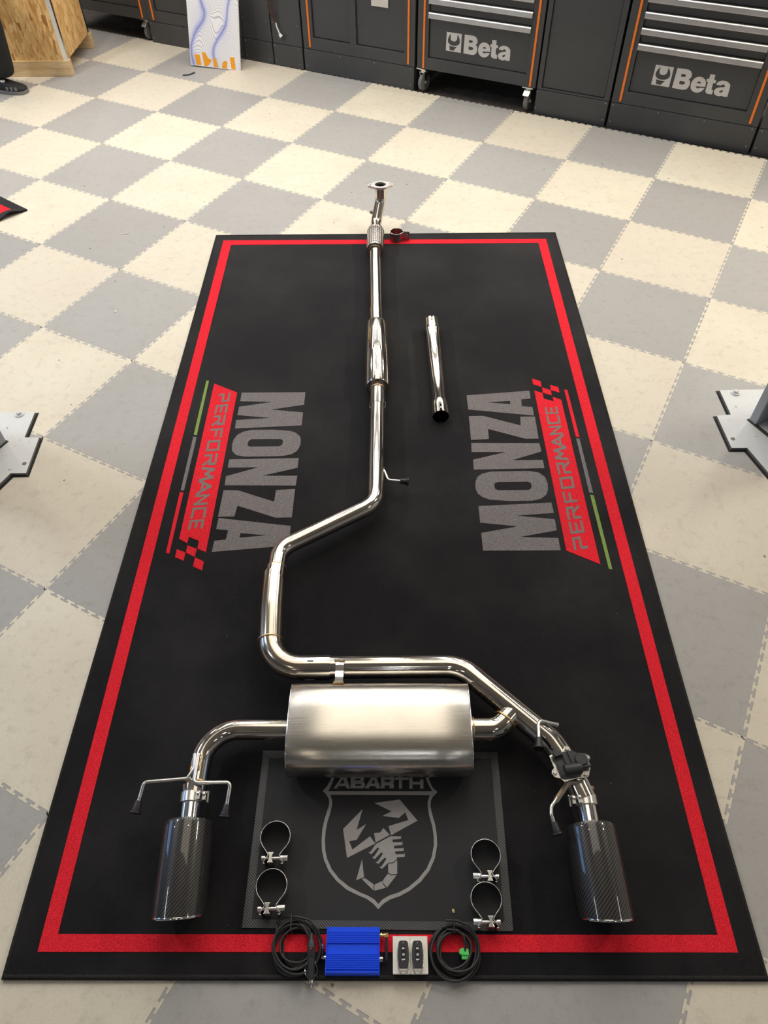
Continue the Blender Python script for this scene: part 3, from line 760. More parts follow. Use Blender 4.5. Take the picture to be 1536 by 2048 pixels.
MB().lathe([(.0095, .018), (.0095, .032), (.007, .042), (0, .044)], 14, frame_to((.044, -.017, .200), d)).build('plug_tip', M['plastic_black'], lead, smooth=40)

# ================================================================== CANVAS leaning on the cabinets
cv = empty('wave_artwork', (0, 0, 0), 0, 'tall white canvas with wavy lines and orange drips leaning on the cabinets', 'artwork')
ax = Vector((.968, -.2488, -.034)); ay = Vector((.0881, .2097, .9738)); az = Vector((-.2351, -.9456, .225))
cv.matrix_world = Matrix(((ax.x, ay.x, az.x, -.9992), (ax.y, ay.y, az.y, 3.7172), (ax.z, ay.z, az.z, .0005), (0, 0, 0, 1)))
MB().box(-.362, 0, 0, .50, -.010, 0).build('canvas_panel', M['art'], cv)
cm = MB()
for s in (-.362, -.0): cm.box(s - .0016, s + .0016, -.001, .5015, -.011, .0008)
for s in (0, .50): cm.box(-.363, .001, s - .0016, s + .0016, -.011, .0008)
cm.build('canvas_edge', M['white'], cv)
for p in CANVAS: MB().prism([(max(min(a, -.004), -.357), max(b_, .003)) for a, b_ in p], 0, .0008, bottom=False).build('orange_letter', M['art_orange'], cv)

# ================================================================== CRATE
cr = empty('wooden_crate', (-2.58, 3.94, 0), 0, 'chipboard shipping crate on two pine skids at upper left', 'crate')
X0, X1, Y0, Y1 = -.45, .441, -.280, .262
ZC = .095
for y0, y1 in ((-.292, -.238), (.236, .292)):
    MB().box(X0, .449, y0, y1, 0, ZC).build('skid', M['pine'], cr, bevel=.003)
MB().box(X0, X1, Y0, Y0 + .012, ZC, .92).build('side_board', M['osb'], cr)
MB().box(X0, X1, Y1 - .012, Y1, ZC, .92).build('side_board', M['osb'], cr)
MB().box(X1 - .012, X1, Y0 + .012, Y1 - .012, ZC, .92).build('end_board', M['osb'], cr)
MB().box(X0, X0 + .012, Y0 + .012, Y1 - .012, ZC, .92).build('end_board', M['osb'], cr)
MB().box(X0, X1, Y0, Y1, .92, .935).build('lid', M['osb'], cr)
MB().box(X0 + .012, X1 - .012, Y0 + .012, Y1 - .012, ZC, ZC + .012).build('bottom_board', M['osb'], cr)
for (cx, cy, sx, sy) in ((X1, Y0, -1, 1), (X1, Y1, -1, -1)):
    ab = MB()
    ab.box(min(cx, cx + sx * .026), max(cx, cx + sx * .026), cy - (.0018 if sy > 0 else 0), cy + (0 if sy > 0 else .0018), ZC, .92)
    ab.box(cx, cx + .0018, min(cy, cy + sy * .026), max(cy, cy + sy * .026), ZC, .92)
    a_ = ab.build('corner_angle', M['zinc'], cr)
    if sy > 0:
        for k in range(9):
            MB().lathe([(.004, 0), (.003, .002), (0, .0025)], 8, Matrix.Translation((cx - .016, cy - .0018, .11 + k * .095)) @ RX).build('rivet', M['zinc'], a_, smooth=50)

# ================================================================== LIFT POSTS
def lift_post(name_label, plate, P, sx, bolt, ring):
    r = empty('lift_post', (P[0], P[1], 0), 0, name_label, 'lift post')
    off = Vector((-P[0], -P[1], 0))
    Mo = Matrix.Translation(off)
    cx_ = sum(q[0] for q in plate) / len(plate); cy_ = sum(q[1] for q in plate) / len(plate)
    gap = [(q[0] + .009 * (1 if q[0] > cx_ else -1), q[1] + .008 * (1 if q[1] > cy_ else -1)) for q in plate]
    MB().prism(gap, .0, .0008, Mo, bottom=False).build('floor_gap', M['hole'], r)
    MB().prism(plate, -.004, .011, Mo).build('base_plate', M['plate_edge'], r)
    MB().prism(plate, .011, .0125, Mo).build('plate_paint', M['plate'], r)
    d = Vector((sx * .46, -.887, 0)); n = Vector((sx * .887, .46, 0)); p0 = Vector((0, 0, 0))
    def q(a, b_): v = d * a + n * b_; return (v.x, v.y)
    th = .034
    MB().prism([q(0, 0), q(th, 0), q(th, .20), q(.262 - th, .20), q(.262 - th, 0), q(.262, 0), q(.262, .26), q(0, .26)], .0125, 2.7).build('column', M['post'], r, bevel=.004)
    MB().prism([q(th + .028, .010), q(.262 - th - .028, .010), q(.262 - th - .028, .19), q(th + .028, .19)], .10, .95).build('carriage', M['post'], r, bevel=.004)
    bm_ = MB(); bx, by = bolt[0] - P[0], bolt[1] - P[1]
    bm_.lathe([(.0165, .0125), (.0165, .0165), (.0105, .0165)], 24, Matrix.Translation((bx, by, 0)))
    bm_.lathe([(.0095, .0165), (.0095, .024), (.007, .026), (0, .026)], 6, Matrix.Translation((bx, by, 0)) @ Matrix.Rotation(.3, 4, 'Z'))
    bm_.build('anchor_bolt', M['plate'], r, smooth=35)
    MB().lathe([(.0075, .0125), (.0075, .0135), (.0055, .0135), (.0055, .0126)], 20, Matrix.Translation((ring[0] - P[0], ring[1] - P[1], 0))).build('hole_rim', M['plate_edge'], r, smooth=40)
    MB().prism([q(-.004, -.006), q(.27, -.006), q(.27, .01), q(-.004, .01)], .0125, .0135).build('grime_seam', mat('oily_grime', (.05, .04, .02), .8), r)
    return r
lift_post('lift post base at the left edge with pale bolted foot plate', [(-1.80, .262), (-1.329, .2638), (-1.3247, .1264), (-1.2707, .1259), (-1.2582 - .004, -.0523), (-1.3162, -.0534), (-1.3106 - .06, -.1773), (-1.46, -.33), (-1.80, -.33)],
          (-1.382, .105), -1, (-1.3827, .2501), (-1.2816, -.0075))
lift_post('lift post base at the right edge with white bolted foot plate', [(1.288, .3651), (1.80, .3714), (1.80, -.25), (1.41, -.25), (1.3335, -.0808), (1.295, .0524), (1.2397, .0528), (1.2361, .2216), (1.2895, .227)],
          (1.345, .197), 1, (1.3423, .3474), (1.2572, .0977))

# ================================================================== SECOND RUG at the left edge
rg = empty('black_rug', (-1.858, 1.820, 0), 0, 'corner of a second black rug with red stripe at the left edge, one side lifted', 'rug')
a_dir = Vector((-.80, .60, 0)).normalized(); b_dir = Vector((-.70, -.71, 0)).normalized()
# a sheet spanned by its two edges, the near edge curled up in a wave close to the corner
NU, NV = 34, 34; LU, LV = .85, .62
def lift(u, v):
    e = math.exp(-(u / .05) ** 2)
    return e * (.020 * math.exp(-((v - .085) / .045) ** 2) + .008 * math.exp(-((v - .25) / .08) ** 2))
def rugsheet(u0, u1, v0, v1, dz, th, nu=NU, nv=NV):
    mb = MB(); vs = []
    for side in (0, 1):
        for i in range(nu + 1):
            for k in range(nv + 1):
                fu = (i / nu) ** 1.6; fv = (k / nv) ** 1.3
                u = u0 + (u1 - u0) * fu; v = v0 + (v1 - v0) * fv
                p = a_dir * u + b_dir * v
                vs.append((p.x, p.y, .001 + lift(u, v) + (dz + th if side else dz)))
    n = (nu + 1) * (nv + 1); fs = []
    I = lambda i, k, s: s * n + i * (nv + 1) + k
    for i in range(nu):
        for k in range(nv):
            fs.append((I(i, k, 1), I(i + 1, k, 1), I(i + 1, k + 1, 1), I(i, k + 1, 1)))
            fs.append((I(i, k, 0), I(i, k + 1, 0), I(i + 1, k + 1, 0), I(i + 1, k, 0)))
    for i in range(nu):
        for k in (0, nv): fs.append((I(i, k, 0), I(i + 1, k, 0), I(i + 1, k, 1), I(i, k, 1)))
    for k in range(nv):
        for i in (0, nu): fs.append((I(i, k, 0), I(i, k + 1, 0), I(i, k + 1, 1), I(i, k, 1)))
    return mb.add(vs, fs)
rugsheet(0, LU, 0, LV, 0, .007).build('pile', M['rug_black'], rg, smooth=50)
rugsheet(.052, LU - .05, .052, .098, .007, .0006, 30, 4).build('red_stripe', M['rug_red'], rg, smooth=50)
rugsheet(.052, .098, .098, LV - .05, .007, .0006, 4, 30).build('red_stripe', M['rug_red'], rg, smooth=50)

# ================================================================== MAIN RUG
rug = empty('display_rug', (0, 0, 0), 0, 'long black rug with red border and large grey lettering under the exhaust', 'rug')
RX0, RX1, RY0, RY1, RZ = -.830, .832, -1.5605, 1.5470, .0078
rb = MB(); nx, ny = 46, 86; vs = []; fs = []
def wob(x, y): return .0004 * sin(7 * x + 3 * y) + .0003 * sin(13 * y - 5 * x)
def rx(x, y): return x + .003 * sin(2.1 * y + .6)
for i in range(nx + 1):
    for k in range(ny + 1):
        x = RX0 + (RX1 - RX0) * i / nx; y = RY0 + (RY1 - RY0) * k / ny
        vs.append((rx(x, y), y, RZ + wob(x, y)))
n = len(vs)
for i in range(nx):
    for k in range(ny):
        a = i * (ny + 1) + k
        fs.append((a, a + ny + 1, a + ny + 2, a + 1))
ring = [i * (ny + 1) for i in range(nx + 1)] + [nx * (ny + 1) + k for k in range(1, ny + 1)] + [i * (ny + 1) + ny for i in range(nx - 1, -1, -1)] + [k for k in range(ny - 1, 0, -1)]
low = []
for q in ring: low.append(len(vs)); vs.append((vs[q][0], vs[q][1], .0003))
for i in range(len(ring)):
    j = (i + 1) % len(ring)
    fs.append((ring[i], low[i], low[j], ring[j]))
fs.append(tuple(low))
rb.add(vs, fs).build('pile', M['rug_black'], rug, smooth=50)
eb = []
for y0, y1 in ((RY0, RY1),):
    for sgn, X in ((-1, RX0), (1, RX1)):
        path = [(rx(X, y0 + (y1 - y0) * k / 60) , y0 + (y1 - y0) * k / 60, .0048) for k in range(61)]
        eb.append(MB().tube(path, .0046, 8).build('edge_binding', M['rug_binding'], rug, smooth=60))
MB().tube([(RX0 + (RX1 - RX0) * k / 40, RY0 + .0055, .0055) for k in range(41)], .0056, 8).build('edge_binding', M['rug_binding'], rug, smooth=60)
MB().tube([(RX0 + (RX1 - RX0) * k / 40, RY1 - .002, .0050) for k in range(41)], .0046, 8).build('edge_binding', M['rug_binding'], rug, smooth=60)
PZ0, PZ1 = RZ - .002, RZ + .0011
s_ = .9957
def sh(p): return (cam.location.x + (p[0] - cam.location.x) * s_, cam.location.y + (p[1] - cam.location.y) * s_)
ro = [sh(p) for p in ((-.7944, 1.5108), (.7818, 1.4998), (.7861, -1.5058), (-.7741, -1.5068))]
ri = [sh(p) for p in ((-.7518, 1.4686), (.7405, 1.4637), (.7507, -1.4718), (-.7384, -1.4714))]
for k in range(4):
    j = (k + 1) % 4
    MB().prism([ro[k], ro[j], ri[j], ri[k]], PZ0, PZ1, bottom=False).build('red_stripe', M['rug_red'], rug)
TURN = Matrix.Translation((.005, -.027, 0)) @ Matrix.Rotation(pi, 4, 'Z')
# stroke letters of the banner: unit boxes, x along the word, y up
SW = .17
def bar(x0, y0, x1, y1, w=SW):
    d = Vector((x1 - x0, y1 - y0)); L = d.length; d /= L; nrm = Vector((-d.y, d.x)) * w / 2; e = d * w / 2
    a = Vector((x0, y0)) - e; b_ = Vector((x1, y1)) + e
    return [tuple(a - nrm), tuple(b_ - nrm), tuple(b_ + nrm), tuple(a + nrm)]
STROKES = {'P': [(.1, .08, .1, .45), (.1, .45, .9, .45), (.9, .45, .9, .92), (.9, .92, .08, .92)],
 'E': [(.9, .08, .1, .08), (.1, .08, .1, .92), (.1, .92, .9, .92), (.1, .5, .8, .5)],
 'R': [(.1, .08, .1, .5), (.1, .5, .9, .5), (.9, .5, .9, .92), (.9, .92, .08, .92), (.55, .5, .92, .08)],
 'F': [(.1, .08, .1, .92), (.1, .92, .95, .92), (.1, .5, .8, .5)],
 'O': [(.1, .08, .9, .08), (.9, .08, .9, .92), (.9, .92, .1, .92), (.1, .92, .1, .08)],
 'M': [(.05, .08, .2, .92), (.2, .92, .5, .4), (.5, .4, .8, .92), (.8, .92, .95, .08)],
 'A': [(.03, .08, .5, .92), (.5, .92, .97, .08), (.25, .35, .75, .35)],
 'N': [(.1, .08, .1, .92), (.1, .92, .9, .08), (.9, .08, .9, .92)],
 'C': [(.92, .92, .1, .92), (.1, .92, .1, .08), (.1, .08, .92, .08)]}
WORD = [('P', 0.0, .074), ('E', .096, .074), ('R', .184, .082), ('F', .292, .072), ('O', .384, .082), ('R', .488, .082), ('M', .586, .092), ('A', .678, .092), ('N', .776, .070), ('C', .862, .068), ('E', .942, .058)]
def warp(u, v):
    b0, t0, t1, b1 = [Vector(p) for p in (PERFQ[0], PERFQ[1], PERFQ[2], PERFQ[3])]
    p = (b0 * (1 - u) + b1 * u) * (1 - v) + (t0 * (1 - u) + t1 * u) * v
    return (p.x, p.y)
for TR in (None, TURN):
    for g in MON: MB().prism(g, PZ0, PZ1, TR, bottom=False).build('lettering', M['rug_grey'], rug)
    for g in RED: MB().prism(g, PZ0, PZ1, TR, bottom=False).build('banner' if g is RED[0] else 'check_square', M['rug_red'], rug)
    for g, mm in zip(BARS, ('rug_red', 'rug_grey', 'rug_green')): MB().prism(g, PZ0, PZ1, TR, bottom=False).build('accent_bar', M[mm], rug)
    for ch, u0, wd in WORD:
        lb = MB()
        for si, st in enumerate(STROKES[ch]):
            ln = max(abs(st[2] - st[0]) * .8, .02)
            q = bar(st[0] * .8, st[1], st[2] * .8, st[3])
            lb.prism([warp(u0 + p[0] / .8 * wd, p[1]) for p in q], PZ1 - .001, PZ1 + .0003 + .00007 * si, TR, bottom=False)
        lb.build('small_letter', M['dark_print'], rug)

# ================================================================== EMBLEM MAT
mt = empty('rubber_mat', (0, 0, 0), 0, 'black rubber mat with grey scorpion shield below the muffler', 'mat')
MO = [(-.3164, -1.0509), (.296, -1.0557), (.292, -1.4667), (-.3203, -1.4604)]
MI = [(-.299, -1.0709), (.2777, -1.0723), (.2739, -1.4484), (-.3004, -1.4433)]
MB().prism(MI, .0086, .0106).build('face', M['mat_black'], mt)
for k in range(4):
    j = (k + 1) % 4
    MB().prism([MO[k], MO[j], MI[j], MI[k]], .0086, .0104).build('border', M['mat_border'], mt)
MB().prism(SHIELD, .0104, .0112, bottom=False).build('shield_outline', M['mat_print'], mt)
for k, g in enumerate(SCORP): MB().prism(g, .0104, .0112, bottom=False).build(['claw', 'claw', 'scorpion_head', 'scorpion_body', 'tail_segment', 'tail_segment', 'tail_segment', 'tail_segment', 'tail_sting'][k], M['mat_print'], mt)
for g in ABT: MB().prism(g, .0104, .0112, bottom=False).build('lettering', M['mat_print'], mt)

# ================================================================== EXHAUST
ex = empty('exhaust_system', (0, 0, 0), 0, 'complete stainless exhaust with flange, resonator, muffler and two carbon tips laid along the rug', 'exhaust system')
def pipe(name, pts, R, r, m='steel', inner=None, seg=28, parent=None, step=.04, label=None):
    path = subdiv(fillet(pts, R, 12), step) if R else subdiv([Vector(p) for p in pts], step)
    return MB().tube(path, r, seg, inner=inner).build(name, M[m], parent or ex, smooth=40, label=label)
def ringweld(p, d, r, t=.0022, parent=None, m='weld', name='weld_bead'):
    F = frame_to(p, d); mb = MB(); n = 48; prof = 6; vs = []; fs = []
    for i in range(n):
        a = 2 * pi * i / n; rr = r + random.uniform(-.0003, .0003)
        for k in range(prof):
            q = 2 * pi * k / prof
            vs.append(((rr + t * .55 * cos(q)) * cos(a), (rr + t * .55 * cos(q)) * sin(a), t * sin(q) + random.uniform(-.0003, .0003)))
    for i in range(n):
        for k in range(prof):
            i2, k2 = (i + 1) % n, (k + 1) % prof
            fs.append((i * prof + k, i2 * prof + k, i2 * prof + k2, i * prof + k2))
    return mb.add(vs, fs, F).build(name, M[m], parent or ex, smooth=50)

# front: flange, bent pipe, flex joint
head = pipe('head_pipe', [(-.0470, 1.45, .050), (-.0462, 1.565, .052), (-.0235, 1.648, .128), (-.0235, 1.6515, .1985)], .05, .0272, inner=.0016)
fc = Vector((-.0235, 1.6505, .199))
fl = []
for k in range(40):
    a = 2 * pi * k / 40
    if abs(cos(a)) > .80: continue
    fl.append((.043 * cos(a), .043 * sin(a)))
def ear(s):
    return [(s * (.049 + .0125 * cos(a)), .0125 * sin(a)) for a in [radians(t) for t in (-70, -45, -20, 0, 20, 45, 70)]]
top_ = [p for p in fl if p[1] > 0]; bot_ = [p for p in fl if p[1] < 0]
out = sorted(bot_, key=lambda p: p[0]) + ear(1) + sorted(top_, key=lambda p: -p[0]) + ear(-1)[::-1]
# left ear runs from top to bottom
out = sorted(bot_, key=lambda p: p[0]) + ear(1) + sorted(top_, key=lambda p: -p[0]) + [(-p[0], p[1]) for p in ear(1)][::-1]
hole = lambda cx, cy, r, n=24: [(cx + r * cos(2 * pi * k / n), cy + r * sin(2 * pi * k / n)) for k in range(n)]
MB().prism([out, hole(0, 0, .0258, 32), hole(.049, 0, .0045, 12), hole(-.049, 0, .0045, 12)], -.005, .005, Matrix.Translation(fc) @ Matrix.Rotation(radians(4), 4, 'Z') @ Matrix.Rotation(radians(-4), 4, 'X')).build('flange', M['alu'], ex, smooth=30)
ringweld(fc - Vector((0, 0, .007)), (0, 0, 1), .0285, .003, head)
MB().lathe([(.0085, .018), (.0085, .036), (.006, .036), (.0055, .028), (0, .028)], 16, frame_to((-.040, 1.600, .0855), (-1, -.10, .25))).build('sensor_bung', M['steel_warm'], ex, smooth=40)
fx = MB().lathe([(.030, -.093), (.0385, -.088), (.0405, -.070), (.0405, .040), (.039, .060), (.030, .070)], 40, frame_to((-.0475, 1.418, .0500), (.01, 1, 0))).build('flex_joint', M['braid'], ex, smooth=40)
for yy in (1.325, 1.488): MB().lathe([(.0285, -.005), (.0405, -.004), (.0412, 0), (.0405, .004), (.0285, .005)], 36, frame_to((-.0480 if yy < 1.4 else -.0468, yy, .050), (0, 1, 0))).build('flex_collar', M['steel'], fx, smooth=40)
pipe('front_pipe', [(-.0484, 1.36, .0515), (-.0375, .765, .0530)], None, .0268, parent=ex)
ringweld((-.0481, 1.318, .0515), (0, -1, 0), .0285, .0035)
# resonator
pipe('sleeve', [(-.0393, .840, .0530), (-.0362, .725, .0532)], None, .0288)
rs = MB().lathe([(.0285, -.198), (.0440, -.196), (.0462, -.193), (.0462, .186), (.0445, .193), (.034, .200), (.0285, .203)], 48, frame_to((-.0318, .536, .0550), (-.0075, .388, 0))).build('resonator', M['steel'], ex, smooth=40)
ringweld((-.0278, .331, .0540), (0, 1, 0), .0285, .0035, rs)
ringweld((-.0356, .737, .0540), (0, 1, 0), .0290, .002, rs)
sl = pipe('sleeve', [(-.0279, .345, .0540), (-.0272, .236, .0545)], None, .0293, inner=.0016)
for xx in (-.0272 - .0297, -.0272 + .0297): MB().box(xx - .0006, xx + .0006, .225, .262, .052, .056).build('slot_lip', M['chrome'], sl)
# mid pipe with its double bend
pipe('mid_pipe', [(-.0274, .30, .0545), (-.0295, -.2464, .0640), (-.3213, -.4441, .083), (-.3247, -.548, .088)], [.085, .075], .0270)
ringweld((-.3244, -.5170, .087), (0, 1, 0), .0280, .0022)
pipe('collar', [(-.3244, -.520, .087), (-.3262, -.585, .0885)], None, .0290)
bp = MB()
path = subdiv(fillet([(-.3268, -.545, .0885), (-.3235, -.66, .0885), (-.3110, -.8467, .0810), (-.2060, -.8467, .0800)], [.3, .088], 14), .03)
bp.tube(path, .0342, 30)
for k in range(len(bp.v)):                       # the mouth of the wide pipe is cut on a slant
    x, y, z = bp.v[k]
    if y > -.5456: bp.v[k] = (x, y - .011 + (x + .3268) * -.65 + (.0885 - z) * -.2, z)
big = bp.build('wide_pipe', M['steel_warm'], ex, smooth=40)
ringweld((-.3180, -.7660, .0855), (.10, -1, 0), .0346, .0025, big)
# cross pipe, valve branch
sl2 = pipe('sleeve', [(-.2175, -.8467, .0800), (-.158, -.8463, .0798), (-.146, -.8462, .0797)], None, [.0352] * 2 + [.0318] if False else .0350, inner=.0016)
for zz in (.0800 + .0352,): MB().box(-.206, -.190, -.8475, -.8440, zz - .0012, zz + .0004).build('slot', M['hole'], sl2)
MB().box(-.214, -.188, -.8825, -.8815, .072, .076).build('slot_lip', M['chrome'], sl2)
cross = pipe('cross_pipe', [(-.20, -.8466, .0799), (.2085, -.8423, .0760), (.4270, -1.0510, .0715), (.4620, -1.1170, .0700), (.4865, -1.1970, .0690)], [.10, .09, .05], .0318)
bra = pipe('muffler_branch', [(.205, -1.0217, .0760), (.2920, -1.0217, .0760), (.3340, -.9775, .0725)], .055, .0300)
ringweld((.3135, -.9985, .0742), (.688, .725, 0), .0318, .0026, bra)
ringweld((.2290, -1.0217, .0760), (1, 0, 0), .0308, .0024, bra)
# muffler
def muff_profile(a, b_, n=44, e=2.9):
    pts = []
    for k in range(n):
        t = 2 * pi * k / n
        c, s = cos(t), sin(t)
        pts.append((a * math.copysign(abs(c) ** (2 / e), c), b_ * math.copysign(abs(s) ** (2 / e), s)))
    return pts
MY, MZ = -1.0225, .0795
mb = MB(); secs = []
for (x, k, dz) in ((-.2400, .93, 0), (-.2400, .985, 0), (-.2375, 1.0, 0), (-.12, 1.004, .0008), (.0, 1.006, .0012), (.12, 1.004, .0008), (.2165, 1.0, 0), (.2190, .985, 0), (.2190, .93, 0)):
    secs.append((x, [(MY + p[0] * k, MZ + p[1] * k + dz * (p[1] > 0)) for p in muff_profile(.1165, .0668)]))
n = 44; vs = []; fs = []
for x, pr in secs: vs += [(x, y, z) for y, z in pr]
for i in range(len(secs) - 1):
    for k in range(n):
        k2 = (k + 1) % n; fs.append((i * n + k, i * n + k2, (i + 1) * n + k2, (i + 1) * n + k))
fs.append(tuple(range(n))); fs.append(tuple((len(secs) - 1) * n + k for k in range(n))[::-1])
muf = mb.add(vs, fs).build('muffler', M['muffler'], ex, smooth=35)
for x in (-.2395, .2185):
    sb = MB(); pr = muff_profile(.1165, .0668)
    sb.tube([(x, MY + p[0], MZ + p[1]) for p in pr], .0016, 6, close=True)
    sb.build('end_seam', M['chrome'], muf, smooth=60)
# strap from cross pipe to muffler
st_ = MB()
pr = [(-.8420, .1110), (-.8560, .1130), (-.8720, .1085), (-.8900, .1105), (-.9040, .1180), (-.9150, .1235)]
loop = pr + [(y, z - .0035) for y, z in pr[::-1]]
st_.prism(loop, -.1295, -.1075, Matrix(((0, 0, 1, 0), (1, 0, 0, 0), (0, 1, 0, 0), (0, 0, 0, 1))))
st = st_.build('muffler_strap', M['zinc'], ex)
wb = MB()
for yy, zz in ((-.8440, .1125), (-.9145, .1245)): wb.tube([(-.1320 + .0045 * k, yy + random.uniform(-.0008, .0008), zz) for k in range(7)], [.0024 + random.uniform(0, .0012) for _ in range(7)], 7)
wb.build('weld_bead', M['weld'], st, smooth=50)
# left outlet pipe
lp = pipe('left_outlet_pipe', [(-.225, -1.0215, .0760), (-.4580, -1.0200, .0755), (-.4605, -1.185, .0700)], .088, .0263)
ringweld((-.2430, -1.0214, .0760), (1, 0, 0), .0270, .0022, lp)
ringweld((-.4600, -1.1570, .0710), (0, 1, 0), .0275, .0022, lp)

# carbon tips
def carbon_tip(p0, p1, clamp_side, lab):
    p0 = Vector(p0); p1 = Vector(p1); d = (p1 - p0); L = d.length; d.normalize()
    F = frame_to(p0, d)
    prof = [(.0250, .0012), (.0540, 0.0), (.0572, .0012), (.0585, .005), (.0590, .012), (.0593, L * .5), (.0590, L - .006), (.0585, L - .002)]
    seg = 64; vs = []; fs = []; uvs = []
    n = len(prof)
    for (r, z) in prof:
        for k in range(seg): vs.append(F @ Vector((r * cos(2 * pi * k / seg), r * sin(2 * pi * k / seg), z)))
    inner = [(.0560, L - .002), (.0545, L - .010), (.0535, .030), (.0, .030)]
    for (r, z) in inner:
        for k in range(seg): vs.append(F @ Vector((r * cos(2 * pi * k / seg), r * sin(2 * pi * k / seg), z)))
    for i in range(n + len(inner) - 1):
        for k in range(seg): fs.append((i * seg + k, i * seg + (k + 1) % seg, (i + 1) * seg + (k + 1) % seg, (i + 1) * seg + k))
    upv = Vector((0, 0, 1)); upv = (upv - d * upv.dot(d)).normalized()
    def slant(v):                               # the mouth is cut on a slant, longest along the top
        v = Vector(v); s = (v - p0).dot(d); h = (v - p0).dot(upv)
        return v + d * (h * .34 * max(0, min(1, s / L)) ** 2)
    vs = [slant(v) for v in vs]
    me = bpy.data.meshes.new('exhaust_tip'); me.from_pydata([tuple(v) for v in vs], [], fs)
    uv = me.uv_layers.new(name='UVMap'); allz = [q[1] for q in prof + inner]
    for poly in me.polygons:
        q = poly.index; i, k = divmod(q, seg)
        co = [(k / seg, allz[i] / L), ((k + 1) / seg, allz[i] / L), ((k + 1) / seg, allz[i + 1] / L), (k / seg, allz[i + 1] / L)]
        for li, c in zip(poly.loop_indices, co): uv.data[li].uv = c
    me.shade_smooth(); me.set_sharp_from_angle(angle=radians(40))
    me.materials.append(M['carbon'])
    o = bpy.data.objects.new('exhaust_tip', me); COL.objects.link(o); o.parent = ex; o['label'] = lab
    rim = MB().lathe([(.0588, L - .0035), (.0594, L - .001), (.0578, L + .0008), (.0556, L - .001), (.0556, L - .0035)], 64, F)
    rim.v = [tuple(slant(v)) for v in rim.v]
    rim.build('end_rim', M['chrome'], o, smooth=60)
    MB().lathe([(.0235, -.062), (.0238, .002)], 32, F).build('inlet_pipe', M['chrome'], o, smooth=40)
    for a in (1.35, 1.9, 4.6): MB().lathe([(.0022, 0), (.0018, .0012), (0, .0014)], 10, F @ Matrix.Rotation(a, 4, 'Z') @ Matrix.Translation((.0588, 0, .022)) @ Matrix.Rotation(pi / 2, 4, 'Y')).build('rivet', M['chrome'], o, smooth=40)
    cz = -.060
    MB().lathe([(.0262, cz - .030), (.0285, cz - .028), (.0272, cz - .018), (.0265, cz - .010), (.0272, cz + .004)], 36, F).build('socket_ring', M['steel_warm'], o, smooth=40)
    cl = MB().lathe([(.0272, cz - .010), (.0292, cz - .0095), (.0292, cz + .0135), (.0272, cz + .014)], 40, F).build('tip_clamp', M['zinc'], o, smooth=40)
    # lug with cross bolt
    up = Vector((0, 0, 1)); sx = d.cross(up).normalized() * clamp_side
    c0 = p0 + d * (cz + .002)
    lug = MB()
    for off, hh in ((.0, .011), (.0125, .009)):
        q = c0 + sx * (.0200 + off) + up * (.0200 - off * .45)
        Fm = Matrix.Translation(q) @ Matrix(((sx.x, d.x, 0, 0), (sx.y, d.y, 0, 0), (0, 0, 1, 0), (0, 0, 0, 1)))
        lug.box(-.0045, .0045, -.0105, .0105, -hh, hh * .7, Fm)
        lug.lathe([(.0048, .0), (.0045, .0035), (.0, .0045)], 8, Fm @ Matrix.Translation((0, -.003, hh * .7)))
    lug.build('clamp_lug', M['zinc'], o, smooth=30, bevel=.0012)
    q = c0 + sx * .0400 + up * .012
    MB().tube([q - d * .012 + sx * .001, q + d * .013 - up * .004], .0027, 10).tube([q - d * .0125, q - d * .006], .0042, 6).build('clamp_bolt', M['zinc'], o, smooth=40)
    return o
carbon_tip((-.4635, -1.2520, .0680), (-.4530, -1.4470, .0680), -1, 'left glossy carbon fibre tip')
carbon_tip((.4895, -1.2600, .0680), (.4915, -1.4500, .0680), 1, 'right glossy carbon fibre tip')
for o in ex.children:
    pass

# hanger rods with rubber buffers
def hanger(pts, r=.0046, R=.010, cap=True, name='hanger_rod'):
    path = subdiv(fillet(pts, R, 8), .03)
    h = MB().tube(path, r, 14).build(name, M['zinc'], ex, smooth=40)
    if cap:
        e = path[-1]; d = (path[-1] - path[-2]).normalized()
        F = frame_to(e - d * .010, d)
        MB().lathe([(.0, -.003), (.0078, -.003), (.0086, 0), (.0105, .019), (.0140, .021), (.0145, .025), (.0135, .0265), (.0, .0265)], 24, F).build('rubber_buffer', M['rubber'], h, smooth=40)
    return h
hanger([(-.0040, -.0900, .0640), (.0005, -.1050, .0680), (.0125, -.1420, .0640), (.0640, -.1415, .0570)], .0042, .012)
ringweld((-.0045, -.0930, .0645), (1, -1.2, .3), .0062, .0022)
h1 = hanger([(-.4700, -1.0950, .1010), (-.4665, -1.1330, .1000), (-.4790, -1.1560, .1000), (-.5800, -1.1665, .1050), (-.5875, -1.2210, .0960)])
h2 = hanger([(-.4600, -1.0950, .1020), (-.4608, -1.1670, .1010), (-.3700, -1.1670, .1040), (-.3745, -1.2290, .0930)], .0052, .010)
wb = MB()
for x0, x1, s in ((-.4655, -.4735, 0), (-.4545, -.4545, .004)):
    pts = [(x0 + (x1 - x0) * k / 9, -1.097 - .038 * k / 9, .0985 + random.uniform(-.001, .001)) for k in range(10)]
    wb.tube(pts, [.0022 + random.uniform(0, .0014) for _ in pts], 7)
wb.build('weld_bead', M['weld'], h2, smooth=50)
r1 = hanger([(.4440, -1.0220, .1020), (.3935, -1.0115, .1090), (.3860, -1.0730, .1130)], .0048, .012)
MB().prism([(.3950, -1.0075), (.4455, -1.0170), (.4440, -1.0245), (.3975, -1.0155)], .1005, .1045).build('hanger_plate', M['steel_warm'], r1, bevel=.0015)
r2 = MB().tube(subdiv(fillet([(.4830, -1.1640, .0980), (.4460, -1.1670, .1010), (.4090, -1.2110, .1000)], .012, 8), .02), .0062, 4).build('hanger_bar', M['steel_warm'], ex, smooth=30)
